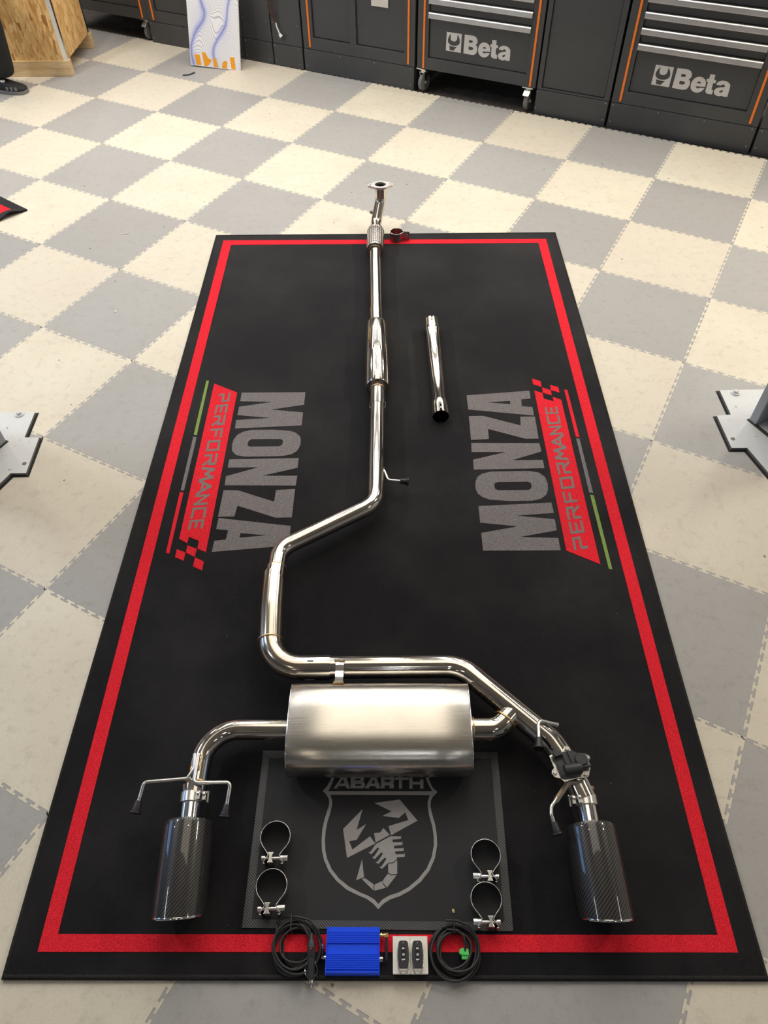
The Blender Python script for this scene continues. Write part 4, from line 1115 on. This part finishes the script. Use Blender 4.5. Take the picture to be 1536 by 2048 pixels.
hanger([(.4150, -1.2030, .1000), (.3970, -1.2230, .1000), (.3945, -1.2420, .1000), (.4005, -1.2700, .0960)], .0048, .014)

# valve with electric actuator on top of the right branch
va = MB()
VO = Vector((.4570, -1.1215, 0)); U = .000146
def vp(cx, cy): return (VO.x + (cx - 680) * U, VO.y - (cy - 820) * U * 1.06)
plate = [vp(*p) for p in ((345, 700), (420, 670), (600, 600), (640, 545), (700, 560), (740, 640), (900, 680), (990, 720), (1010, 890), (960, 1020), (890, 1050), (800, 1045), (530, 1115), (480, 1060), (390, 1040), (345, 990), (365, 930), (400, 900))]
valve = va.prism(plate, .1035, .1065).build('valve_bracket', M['zinc'], ex, bevel=.0008)
hb = MB().box(-.020, .020, -.024, .024, .066, .104, Matrix.Translation((VO.x - .002, VO.y - .006, 0)) @ Matrix.Rotation(radians(-20), 4, 'Z')).build('valve_body', M['steel_warm'], valve, bevel=.004)
act = MB()
body = [vp(*p) for p in ((430, 690), (540, 672), (630, 652), (720, 637), (860, 700), (940, 760), (985, 900), (840, 945), (820, 1030), (560, 1062), (490, 1040), (440, 850))]
act.prism(body, .1065, .1180)
ab = act.build('actuator_body', M['plastic_black'], valve, bevel=.003)
g = vp(850, 790)
MB().lathe([(.0150, .1180), (.0150, .1235), (.0142, .1245), (0, .1245)], 32, Matrix.Translation((g[0], g[1], 0))).build('gear_cover', M['plastic_black'], valve, smooth=40)
a0, a1 = Vector((*vp(545, 965), .1195)), Vector((*vp(832, 925), .1195))
dd = (a1 - a0).normalized()
MB().lathe([(.0, -.001), (.0125, 0), (.0135, .0012), (.0135, (a1 - a0).length - .001), (.0125, (a1 - a0).length), (0, (a1 - a0).length)], 28, frame_to(a0, dd)).build('motor_housing', M['plastic_black'], valve, smooth=40)
rb_ = MB()
for (p, q) in (((545, 690), (590, 850)), ((640, 665), (690, 830))):
    P0, P1 = vp(*p), vp(*q); v_ = Vector((P1[0] - P0[0], P1[1] - P0[1])); nn_ = Vector((-v_.y, v_.x)).normalized() * .0012
    rb_.prism([(P0[0] - nn_.x, P0[1] - nn_.y), (P1[0] - nn_.x, P1[1] - nn_.y), (P1[0] + nn_.x, P1[1] + nn_.y), (P0[0] + nn_.x, P0[1] + nn_.y)], .1180, .1225)
rb_.build('ribs', M['plastic_black'], valve)
cx = [vp(*p) for p in ((385, 692), (530, 662), (545, 728), (410, 768))]
MB().prism(cx, .1120, .1265).build('socket_housing', M['plastic_black'], valve, bevel=.0015)
MB().prism([vp(*p) for p in ((415, 772), (540, 735), (545, 790), (432, 815))], .1175, .1184).build('socket_opening', M['hole'], valve)
MB().tube([Vector((*vp(820, 915), .1185)), Vector((*vp(995, 888), .1185))], .0040, 14).build('spring_arm', M['plastic_black'], valve, smooth=40)
c_ = vp(915, 760); MB().lathe([(.0135, .1085), (.0135, .1125), (.0, .1130)], 28, Matrix.Translation((c_[0], c_[1], 0))).build('cam_disc', M['chrome'], valve, smooth=40)
for (sx_, sy_) in ((660, 590), (400, 970), (905, 1000), (968, 742)):
    p = vp(sx_, sy_)
    MB().lathe([(.0075, .1065), (.0075, .1085), (.0056, .1085), (.0056, .1120), (.0045, .1130), (.0022, .1130), (.0018, .1115), (0, .1115)], 18, Matrix.Translation((p[0], p[1], .0 if sx_ < 960 else .004))).build('screw', M['zinc'], valve, smooth=40)

# ================================================================== LOOSE PIPE
lo = empty('straight_pipe', (.2003, .486, RZ), 0, 'loose straight steel pipe with slotted ends lying right of the resonator', 'pipe')
A0 = Vector((.1945, .777, .0326)) - Vector((.2003, .486, 0)); A1 = Vector((.2062, .195, .0326)) - Vector((.2003, .486, 0))
D = (A1 - A0); LN = D.length; F = frame_to(A0, D)
zs = [0, .010, .0215, .0285, .038, .072, .078, LN - .085, LN - .078, LN - .044, LN - .034, LN - .0235, LN - .012, LN]
rad = lambda z: .0312 if (z < .073 or z > LN - .079) else .0280
SEG = 96; vs = []; fs = []
for layer, dr in ((0, 0), (1, -.0017)):
    for z in zs:
        for k in range(SEG): vs.append((( rad(z) + dr) * cos(2 * pi * k / SEG), (rad(z) + dr) * sin(2 * pi * k / SEG), z))
nz_ = len(zs); off = nz_ * SEG
def slotted(i, k):
    """open slots: a notch at the mouth and a short window further in, four round"""
    near = any(abs(((k - q + SEG // 2) % SEG) - SEG // 2) < 2 for q in (24, 48, 72, 0))
    return near and i in (0, 2, nz_ - 4, nz_ - 2)
for i in range(nz_ - 1):
    for k in range(SEG):
        if slotted(i, k): continue
        k2 = (k + 1) % SEG
        fs.append((i * SEG + k, i * SEG + k2, (i + 1) * SEG + k2, (i + 1) * SEG + k))
        fs.append((off + i * SEG + k2, off + i * SEG + k, off + (i + 1) * SEG + k, off + (i + 1) * SEG + k2))
for i, s in ((0, 1), (nz_ - 1, -1)):
    for k in range(SEG):
        if slotted(0 if i == 0 else nz_ - 2, k): continue
        k2 = (k + 1) % SEG; fs.append((i * SEG + k, off + i * SEG + k, off + i * SEG + k2, i * SEG + k2))
pm = MB(); pm.add(vs, fs, F)
pm.build('pipe_wall', M['steel'], lo, smooth=30)

# ================================================================== CLAMPS
def band_path():
    R = .0352
    pts = [(-.0190, -.0590), (-.0225, -.0600), (-.0235, -.0570), (-.0130, -.0420), (-.0145, -.0385), (-.0215, -.0290)]
    for k in range(31):
        a = radians(222 - 264 * k / 30)
        pts.append((R * cos(a), R * sin(a)))
    pts += [(-x, y) for x, y in pts[:6]][::-1]
    return pts
def ribbon(path, z0, z1, t, close=False):
    n = len(path); vs = []; fs = []
    for i in range(n):
        a = Vector(path[max(i - 1, 0)]); b_ = Vector(path[min(i + 1, n - 1)]); d = (b_ - a).normalized(); nrm = Vector((-d.y, d.x)) * t / 2
        p = Vector(path[i])
        for q in (p - nrm, p + nrm):
            vs += [(q.x, q.y, z0), (q.x, q.y, z1)]
    for i in range(n - 1):
        a, b_ = i * 4, (i + 1) * 4
        fs += [(a, b_, b_ + 1, a + 1), (a + 2, a + 3, b_ + 3, b_ + 2), (a + 1, b_ + 1, b_ + 3, a + 3), (a, a + 2, b_ + 2, b_)]
    fs += [(0, 1, 3, 2), ((n - 1) * 4, (n - 1) * 4 + 2, (n - 1) * 4 + 3, (n - 1) * 4 + 1)]
    return vs, fs
def band_clamp(x, y, rot, mirror, label, s=1.0):
    r = empty('band_clamp', (x, y, .0112), rot, label, 'hose clamp', 'four bolted band clamps on the mat')
    r.scale = (-s if mirror else s, s, s)
    Hc = .038
    b1 = MB(); vs, fs = ribbon(band_path(), 0, Hc, .0011); b1.add(vs, fs); bnd = b1.build('band', M['band'], r, smooth=50)
    MB().tube([(q[0], q[1], Hc) for q in band_path()], .0010, 8).build('band_rim', M['zinc'], bnd, smooth=60)
    AX = Matrix.Rotation(pi / 2, 4, 'Y')
    zc, yc = .030, -.0465
    def cyl(x0, x1, rr, seg=16): return MB().tube([(x0, yc, zc), (x1, yc, zc)], rr, seg)
    bo = cyl(-.0265, .032, .0034, 12).build('bolt', M['zinc'], r, smooth=40)
    cyl(.0155, .0215, .0082, 24).build('washer', M['zinc'], bo, smooth=40)
    cyl(.0215, .0325, .0070, 6).build('nut', M['zinc'], bo, smooth=25)
    cyl(-.0285, -.0205, .0062, 20).build('bolt_head', M['zinc'], bo, smooth=40)
    cyl(-.006, .0155, .0042, 14).build('spacer', M['zinc'], bo, smooth=40)
    bow = [(-.0085, -.0100), (.0085, -.0100), (.0042, -.0040), (.0042, .0040), (.0085, .0100), (-.0085, .0100), (-.0042, .0040), (-.0042, -.0040)]
    MB().prism([(-.0070 + px * .85, yc + py * 1.15) for px, py in bow], .002, Hc + .001).build('pivot_block', M['zinc'], r, bevel=.0008)
    return r
band_clamp(-.2578, -1.2755, 0.0, False, 'clamp in the far left corner of the rubber mat, nut pointing right', 1.0)
band_clamp(-.2562, -1.3815, 0.03, False, 'clamp at the near left of the mat, above the coil with lighter plug', 1.0)
band_clamp(.2395, -1.3155, -0.02, True, 'far clamp of the right pair on the mat, beside the right tip', .97)
band_clamp(.2325, -1.4085, 0.0, True, 'clamp at the near right of the mat, above the green plug coil', .98)

# loose clamp at the far edge
rc = empty('pipe_clamp', (.0533, 1.4885, RZ), 0, 'dull steel clamp ring with one bolt standing at the far rug edge', 'pipe clamp')
R = .0300; pts = [(.062, .0035), (.036, .0040)] + [(R * cos(radians(a)), R * sin(radians(a))) for a in range(14, 347, 9)] + [(.036, -.0040), (.062, -.0035)]
vs, fs = ribbon(pts, 0, .045, .0018); rg2 = MB().add(vs, fs).build('ring', M['dull_band'], rc, smooth=50)
MB().tube([(q[0], q[1], .045) for q in pts], .0012, 8).build('ring_rim', M['zinc'], rg2, smooth=60)
bl = MB().tube([(.050, -.013, .026), (.050, .012, .026)], .0036, 12).lathe([(.0078, 0), (.0078, .002), (.0060, .002), (.0060, .008), (0, .0085)], 6, Matrix.Translation((.050, -.0045, .026)) @ RX)
bl.build('bolt', M['zinc'], rc, smooth=30)

# ================================================================== BLUE CONTROL BOX
bb = empty('control_box', (-.0668, -1.5075, RZ), 0, 'bright blue finned aluminium control box with small black antenna', 'control box')
prof = [(-.0455, .0012), (-.0455, .0090), (-.0440, .0105), (-.0440, .0150), (-.0425, .0215)]
y = -.0425
def fins(y0, y1, n, zt, dz):
    out = []
    st = (y1 - y0) / n
    for k in range(n):
        a = y0 + st * k
        out += [(a, zt - dz), (a + st * .12, zt), (a + st * .80, zt), (a + st * .92, zt - dz)]
    return out
prof += fins(-.0425, -.0370, 1, .0225, .001) + fins(-.0360, -.0050, 9, .0245, .0014) + [(-.0050, .0205), (.0135, .0205)] + fins(.0138, .0385, 7, .0245, .0014) + [(.0388, .0222), (.0450, .0222), (.0455, .0215), (.0455, .0012)]
Mx = Matrix(((0, 0, 1, 0), (1, 0, 0, 0), (0, 1, 0, 0), (0, 0, 0, 1)))
MB().prism(prof, -.0570, .0570, Mx).build('finned_case', M['blue'], bb)
for x0, x1 in ((-.0590, -.0570), (.0570, .0588)):
    MB().box(x0, x1, -.0460, .0460, .0, .0255).build('end_plate', M['blue'], bb, bevel=.0008)
sm = MB().tube([(.0586, .0305, .014), (.0720, .0305, .014)], .0032, 14).tube([(.0605, .0305, .014), (.0640, .0305, .014)], .0046, 6).tube([(.0665, .0305, .014), (.0715, .0305, .014)], .0042, 14)
sm.box(.0690, .0775, .0262, .0345, .0100, .0178).build('antenna_connector', M['brass'], bb, smooth=35)
MB().tube([(.0738, .0275, .014), (.0738, .0200, .014), (.0733, -.0060, .0125), (.0730, -.0170, .012), (.0730, -.0190, .012)], [.0026, .0030, .0036, .0038, .0026], 16).build('antenna', M['rubber'], bb, smooth=40)
MB().tube([(.0586, -.0150, .013), (.0660, -.0150, .013)], .0050, 16).tube([(.0605, -.0150, .013), (.0630, -.0150, .013)], .0062, 16).build('power_socket', M['chrome'], bb, smooth=35)
MB().tube([(-.0586, -.0120, .013), (-.0635, -.0120, .013)], .0042, 16).build('lead_socket', M['chrome'], bb, smooth=35)

# ================================================================== COILED CABLES
def coil(mb, c, rx_, ry_, turns, r, z0, seed, a0=1.5, drift=(0, 0)):
    rnd = random.Random(seed); pts = []
    n = 40 * turns
    for k in range(n + 1):
        a = a0 + 2 * pi * k / 40
        f = k / n; w = k / 40
        u = 1 - .42 * (.5 + .5 * sin(w * 2.1 + seed)) - .05 * sin(a * 2 + seed * 1.3 + w)
        top = max(0, sin(a))                        # the turns are tied together at the top
        u = u * (1 - .35 * top) + .80 * .35 * top
        pts.append(Vector((c[0] + rx_ * u * cos(a) + drift[0] * sin(w), c[1] + ry_ * u * sin(a) + drift[1] * cos(w), z0 + .0052 * (int(w) // 2) + .0006 * sin(a * 3 + w) + .0052 * (w % 2) * .5)))
    mb.tube(pts, r, 8)
    return pts
cl = empty('coiled_cable', (-.1945, -1.4985, RZ), 0, 'left coil of black cable with car lighter plug, overlapping the mat edge', 'cable')
mb = MB()
P = coil(mb, (0, 0), .0545, .0555, 6, .0027, .0045, 1.0)
mb.tube(fillet([P[-1], (.012, .043, .028), (.026, .022, .026), (.0335, .0100, .0220)], .02, 8), .0027, 8)
mb.tube(fillet([(-.045, .030, .012), (-.0470, .052, .010), (-.030, .058, .016), (.000, .056, .026), (.028, .050, .027), (.048, .032, .024), (.0590, .006, .0150)], .016, 8), .0027, 8)
mb.build('cord', M['cord'], cl, smooth=60)
MB().tube([(-.0125, .062, .005), (-.012, .060, .030), (-.0115, .030, .032), (-.011, .026, .006)], .0014, 6).build('cable_tie', M['plastic_black'], cl, smooth=40)
F = frame_to((.0355, .0100, .0235), (.004, -.083, -.004))
pl = MB().lathe([(.0030, -.014), (.0042, -.002), (.0075, .002), (.0090, .006), (.0092, .034), (.0082, .040), (.0082, .072), (.0068, .075), (0, .075)], 24, F).build('lighter_plug', M['plastic_black'], cl, smooth=35)
MB().lathe([(.0062, .0745), (.0062, .079), (.0046, .080), (.0026, .0805), (.0026, .0875), (.0, .088)], 18, F).build('plug_contact', M['chrome'], pl, smooth=35)
Fi = F @ Matrix.Rotation(0, 4, 'Z')
MB().box(-.0052, .0052, -.0060, .0098, .012, .034, Matrix.Translation((0, 0, 0)) @ F).build('plug_panel', M['rubber'], pl, bevel=.0015)
for zz, mm in ((.0175, 'red_led'), (.0285, 'hole')):
    pz = F @ Vector((0, 0, zz)); MB().lathe([(.0018, .0), (.0016, .0010), (0, .0013)], 12, Matrix.Translation((pz.x, pz.y, pz.z + .0096))).build('indicator', M[mm], pl, smooth=40)
for s in (-1, 1):
    MB().tube([F @ Vector((s * .0078, .001, .040)), F @ Vector((s * .0135, .001, .054)), F @ Vector((s * .0130, .001, .062)), F @ Vector((s * .0078, .001, .068))], .0008, 6).build('side_spring', M['chrome'], pl, smooth=40)
ic = MB()
for k, (yy, rr) in enumerate(((.0040, .0045), (-.0010, .0036), (-.0200, .0040))): ic.tube([(.0600, yy, .0120), (.0604, yy - .0038, .0120)], rr, 16)
ic.build('inline_connector', M['chrome'], cl, smooth=35)
MB().tube([(.0602, -.0030, .0120), (.0606, -.0200, .0120)], .0028, 12).build('connector_barrel', M['rubber'], cl, smooth=40)

cr2 = empty('coiled_cable', (.1590, -1.5065, RZ), 0, 'right coil of black cable ending in a green plug', 'cable')
mb = MB()
P = coil(mb, (0, 0), .0560, .0560, 6, .0030, .0045, 4.2, a0=2.1)
mb.tube(fillet([(-.020, .0575, .024), (.006, .0560, .029), (.034, .046, .027), (.0500, .020, .022), (.0510, -.010, .017)], .02, 8), .0030, 8)
mb.tube(fillet([(-.018, .040, .020), (.006, .038, .025), (.020, .026, .024), (.0215, .008, .020), (.0205, -.002, .017)], .014, 8), .0025, 8)
mb.build('cord', M['cord'], cr2, smooth=60)
MB().tube([(-.0020, .062, .005), (-.0018, .060, .032), (-.0012, .034, .030), (-.0010, .030, .006)], .0013, 6).build('cable_tie', M['plastic_black'], cr2, smooth=40)
gp = MB().prism([(.0075, -.0060), (.0085, .0015), (.0140, .0048), (.0280, .0028), (.0290, -.0090), (.0125, -.0085)], .0055, .0190).build('green_plug', M['green_plug'], cr2, bevel=.0008)
for k in range(3): MB().box(.0130 + .0052 * k, .0175 + .0052 * k, -.0165 - .0004 * k, -.0085, .0060, .0165).build('terminal', M['green_plug'], gp, bevel=.0006)

# ================================================================== REMOTES ON THEIR BOXES
def remote_set(x0, x1, lab_b, lab_r, rx_):
    xc = (x0 + x1) / 2
    bo = empty('small_carton', (xc, -1.5150, RZ), 0, lab_b, 'box', 'small cream cartons')
    w = (x1 - x0) / 2
    MB().box(-w, w, -.0352, .0352, 0, .0185).build('carton_body', M['card'], bo, bevel=.0008)
    MB().box(-w - .0003, w + .0003, -.0357, .0357, .0186, .0196).build('carton_lid', M['card'], bo, bevel=.0004)
    r = empty('remote_control', (xc + rx_, -1.5205, RZ + .0197), 0, lab_r, 'remote', 'key fob remotes')
    out = [(-.0085, .0305), (-.0110, .0285), (-.0140, .0120), (-.0143, -.0020), (-.0125, -.0180), (-.0085, -.0275), (-.0060, -.0315), (0, -.0325), (.0060, -.0315), (.0085, -.0275), (.0125, -.0180), (.0143, -.0020), (.0140, .0120), (.0110, .0285), (.0085, .0305)]
    MB().prism(out, 0, .0065).build('chrome_frame', M['zinc'], r, bevel=.0014)
    top = [(-.0075, .0310), (-.0100, .0280), (-.0118, .0120), (-.0122, -.0020), (-.0105, -.0150), (-.0092, -.0205), (.0092, -.0205), (.0105, -.0150), (.0122, -.0020), (.0118, .0120), (.0100, .0280), (.0075, .0310)]
    MB().prism(top, .0040, .0095).build('shell', M['remote'], r, bevel=.0016)
    pad = [(-.0038, .0195), (-.0046, .0060), (-.0044, -.0080), (-.0030, -.0105), (.0030, -.0105), (.0046, -.0080), (.0052, .0060), (.0040, .0195)]
    pd = MB().prism(pad, .0090, .0099).build('button_pad', M['hole'], r)
    zz = (.0099, .0103)
    MB().box(-.0024, -.0003, .0145, .0178, *zz).box(.0003, .0024, .0145, .0178, *zz).build('button_mark', M['white'], pd)
    MB().prism([hole(.0004, .0045, .0026, 18), hole(.0004, .0045, .0014, 14)], *zz).box(.0000, .0008, .0038, .0052, *zz).build('button_mark', M['white'], pd)
    MB().box(-.0034, -.0018, -.0062, -.0036, *zz).box(-.0013, .0008, -.0058, -.0036, *zz).box(.0013, .0034, -.0062, -.0034, *zz).box(-.0018, -.0002, -.0086, -.0074, *zz).build('button_mark', M['white'], pd)
    MB().box(-.0012, .0012, .0262, .0270, .0094, .0098).build('indicator', M['white'], r)
    tm = MB()
    tm.prism([(-.0088, -.0225), (.0088, -.0225), (.0080, -.0255), (-.0080, -.0255)], .0060, .0085); tm.prism([(-.0075, -.0265), (.0075, -.0265), (.0050, -.0310), (-.0050, -.0310)], .0060, .0075)
    tm.build('chrome_tail', M['alu'], r, bevel=.001)
remote_set(.0212, .0582, 'cream carton under the left key fob', 'left of the two dark grey key fob remotes', .0040)
remote_set(.0592, .0970, 'cream carton under the right key fob, next to the green plug coil', 'right of the two dark grey key fob remotes', -.0035)

# ================================================================== PERSON at the left edge (walking, seen only from the shin down)
def skin_mesh(joints, edges, radii, root=0, sub=2):
    me = bpy.data.meshes.new('skeleton'); me.from_pydata(joints, edges, [])
    o = bpy.data.objects.new('skeleton', me); COL.objects.link(o)
    md = o.modifiers.new('skin', 'SKIN'); md.use_smooth_shade = True
    for i, r in enumerate(radii):
        q = me.skin_vertices[0].data[i]; q.radius = (r, r) if not isinstance(r, tuple) else r; q.use_root = (i == root)
    s2 = o.modifiers.new('sub', 'SUBSURF'); s2.levels = sub; s2.render_levels = sub
    dg = bpy.context.evaluated_depsgraph_get(); dg.update()
    out = bpy.data.meshes.new_from_object(o.evaluated_get(dg))
    bpy.data.objects.remove(o); bpy.data.meshes.remove(me)
    return out
pe = empty('person', (-2.62, 3.35, 0), 0, 'person in black trousers and black trainers with green laces at the left edge', 'person')
J = [(-.17, 0, .95), (-.16, 0, 1.08), (-.15, 0, 1.28), (-.145, 0, 1.44), (-.14, 0, 1.53), (-.12, 0, 1.66), (-.115, 0, 1.75),   # 0-6 pelvis to head
     (-.13, -.08, .90), (.195, -.005, .50), (.140, .055, .14), (.135, .055, .085),                                     # 7-10 front leg
     (-.20, .095, .90), (-.235, .09, .50), (-.50, .10, .14), (-.50, .10, .09),                                                # 11-14 rear leg
     (-.15, -.18, 1.41), (-.22, -.24, 1.13), (-.10, -.25, .90), (-.08, -.245, .84),                                        # 15-18 right arm
     (-.15, .17, 1.41), (-.14, .20, 1.13), (-.02, .19, .90), (.0, .185, .84)]                                              # 19-22 left arm
E_ = [(0, 1), (1, 2), (2, 3), (3, 4), (4, 5), (5, 6), (0, 7), (7, 8), (8, 9), (9, 10), (0, 11), (11, 12), (12, 13), (13, 14), (3, 15), (15, 16), (16, 17), (17, 18), (3, 19), (19, 20), (20, 21), (21, 22)]
Rr = [(.15, .12), (.145, .11), (.16, .115), (.10, .08), .058, (.085, .10), (.07, .08), .100, .088, .082, .074, .098, .076, .062, .064, .062, .047, .034, .028, .062, .047, .034, .028]
bme = skin_mesh(J, E_, Rr, 0, 2)
bme.materials.append(M['cloth_black']); bme.materials.append(mat('dark_shirt', (.03, .03, .035), .9)); bme.materials.append(M['skin'])
for p in bme.polygons:
    c = p.center
    if c.z > 1.50 or (c.z < .885 and abs(c.y) > .155 and c.x > -.16 and c.z > .7): p.material_index = 2
    elif c.z > .97: p.material_index = 1
bme.shade_smooth()
body = bpy.data.objects.new('body', bme); COL.objects.link(body); body.parent = pe
# hands: five separate fingers rooted in each palm
for sy, hx, hy in ((-1, -.08, -.245), (1, .0, .185)):
    hj = [(hx, hy, .84), (hx + .012, hy, .79)]; he = [(0, 1)]; hr = [(.028, .016), (.036, .014)]
    for f in range(4):
        bx = hx - .022 + .020 * f; L_ = (.055, .068, .072, .060)[f]
        n0 = len(hj)
        hj += [(bx + .012, hy, .775), (bx + .012, hy - sy * .006, .775 - L_ * .5), (bx + .006, hy - sy * .020, .775 - L_)]
        he += [(1, n0), (n0, n0 + 1), (n0 + 1, n0 + 2)]; hr += [.0095, .0085, .0075]
    n0 = len(hj); hj += [(hx + .045, hy - sy * .004, .800), (hx + .060, hy - sy * .010, .765)]; he += [(0, n0), (n0, n0 + 1)]; hr += [.0105, .0085]
    hm = skin_mesh(hj, he, hr, 0, 1); hm.materials.append(M['skin']); ho = bpy.data.objects.new('hand', hm); COL.objects.link(ho); ho.parent = pe
# head details
hx, hz = -.118, 1.70
fm = MB()
for s in (-1, 1):
    fm.lathe([(0, -.012), (.010, -.006), (.012, 0), (.010, .006), (0, .010)], 12, frame_to((hx + .078, s * .032, hz + .005), (1, s * .2, 0)))
fm.build('eye', M['white'], pe, smooth=60)
MB().prism([(0, -.02), (.028, -.022), (.012, .025), (0, .03)], -.011, .011, Matrix.Translation((hx + .080, 0, hz - .015)) @ RX).build('nose', M['skin'], pe, bevel=.004)
MB().box(hx + .070, hx + .086, -.024, .024, hz - .062, hz - .054).build('mouth', mat('lips', (.42, .18, .15), .5), pe, bevel=.003)
for s in (-1, 1): MB().lathe([(0, -.006), (.020, -.004), (.026, .002), (.018, .008), (0, .006)], 16, frame_to((hx - .005, s * .088, hz), (0, s, 0))).build('ear', M['skin'], pe, smooth=50)
hv = MB(); vs = []; fs = []
for i in range(9):
    for k in range(20):
        t1_, t2_ = (pi * .56) * i / 8, 2 * pi * k / 20
        x = sin(t1_) * cos(t2_)
        vs.append((hx - .012 + .104 * sin(t1_) * cos(t2_) - .0, .100 * sin(t1_) * sin(t2_), hz + .025 + .118 * cos(t1_) + (.045 * max(0, x) if i > 5 else 0)))
for i in range(8):
    for k in range(20): fs.append((i * 20 + k, i * 20 + (k + 1) % 20, (i + 1) * 20 + (k + 1) % 20, (i + 1) * 20 + k))
hv.add(vs, fs).build('hair', M['hair'], pe, smooth=60)
# shoes
def shoe(x, y, ang, tip=0):
    o = empty('shoe', (x, y, 0), ang); o.parent = pe; o.rotation_euler = (0, tip, ang)
    secs = [(-.085, .030, .020, .085), (-.070, .036, .012, .098), (-.02, .037, .011, .100), (.03, .038, .010, .090), (.08, .042, .010, .072), (.13, .046, .010, .056), (.165, .044, .011, .048), (.188, .034, .014, .040), (.198, .018, .020, .032)]
    n = 16; vs = []; fs = []
    for (sx_, w, z0, z1) in secs:
        for k in range(n):
            t = 2 * pi * k / n; c, s = cos(t), sin(t)
            vs.append((sx_, w * math.copysign(abs(c) ** .75, c), z0 + (z1 - z0) * (.5 + .5 * math.copysign(abs(s) ** .8, s))))
    for i in range(len(secs) - 1):
        for k in range(n): fs.append((i * n + k, i * n + (k + 1) % n, (i + 1) * n + (k + 1) % n, (i + 1) * n + k))
    fs.append(tuple(range(n))); fs.append(tuple((len(secs) - 1) * n + k for k in range(n))[::-1])
    up_ = MB().add(vs, fs).build('upper', M['shoe'], o, smooth=50)
    so = [(-.088, -.030), (-.05, -.040), (.03, -.041), (.10, -.048), (.16, -.049), (.195, -.034), (.206, 0), (.195, .034), (.16, .049), (.10, .048), (.03, .041), (-.05, .040), (-.088, .030)]
    MB().prism(so, 0, .020).build('sole', M['sole'], o, bevel=.004)
    MB().box(.056, .080, -.034, -.016, .068, .0800).build('toe_patch', M['white'], o, bevel=.002)
    lm = MB()
    for k in range(3): lm.tube([(.000 + .020 * k, -.026, .098 - .005 * k), (.008 + .020 * k, 0, .104 - .006 * k), (.000 + .020 * k, .026, .098 - .005 * k)], .003, 6)
    lm.build('laces', M['lace'], o, smooth=50)
    st = MB()
    for k in range(3): st.box(.085 + .030 * k, .102 + .030 * k, -.0470, -.0440, .026, .046)
    st.build('side_stripe', M['sole'], o)
shoe(.070, .055, -.17)
shoe(-.505, .10, .06)

# ================================================================== SMALL LITTER
def scrap(name, label, cat, pts, r, m, loc):
    o = empty(name, loc, 0, label, cat)
    MB().tube([Vector(p) for p in pts], r, 6).build('piece', m, o, smooth=50)
scrap('plastic_scrap', 'bent black plastic strip on a grey tile before the wave artwork', 'scrap', fillet([(-.035, -.020, .004), (.010, -.012, .004), (.040, .025, .006)], .03), [.004] * 0 or .0042, M['plastic_black'], (-1.345, 3.66, 0))
def blob(name, label, cat, loc, s, m, seed):
    rnd = random.Random(seed); o = empty(name, loc, rnd.random() * 3, label, cat)
    n = 8; vs = [(0, 0, s * .8)]; fs = []
    for k in range(n):
        a = 2 * pi * k / n; q = s * rnd.uniform(.7, 1.2); vs.append((q * cos(a), q * sin(a) * .7, s * rnd.uniform(.25, .5)))
    for k in range(n):
        a = 2 * pi * k / n; q = s * rnd.uniform(.7, 1.2); vs.append((q * cos(a), q * sin(a) * .7, 0))
    for k in range(n):
        k2 = (k + 1) % n; fs.append((0, 1 + k, 1 + k2)); fs.append((1 + k, 1 + n + k, 1 + n + k2, 1 + k2))
    fs.append(tuple(1 + n + k for k in range(n))[::-1])
    MB().add(vs, fs).build('piece', m, o)
blob('plaster_crumb', 'white crumb at the foot of the single-door cabinet', 'crumb', (1.203, 2.873, 0), .014, M['white'], 1)
blob('plaster_crumb', 'white crumb at the joint right of the single-door cabinet', 'crumb', (1.300, 2.818, 0), .016, M['white'], 2)
blob('metal_crumb', 'small bright crumb on the grey tile left of the rug', 'crumb', (-1.185, .925, 0), .007, M['zinc'], 3)
blob('wood_chip', 'tiny yellow chip on the mat left of the right clamps', 'chip', (.160, -1.4265, .0108), .0045, M['pine'], 5)
scrap('paper_strip', 'thin pale strip on a grey tile left of the rug corner', 'scrap', [(-.022, 0, .0015), (.022, .004, .0015)], .0018, M['card'], (-1.297, 1.578, 0))
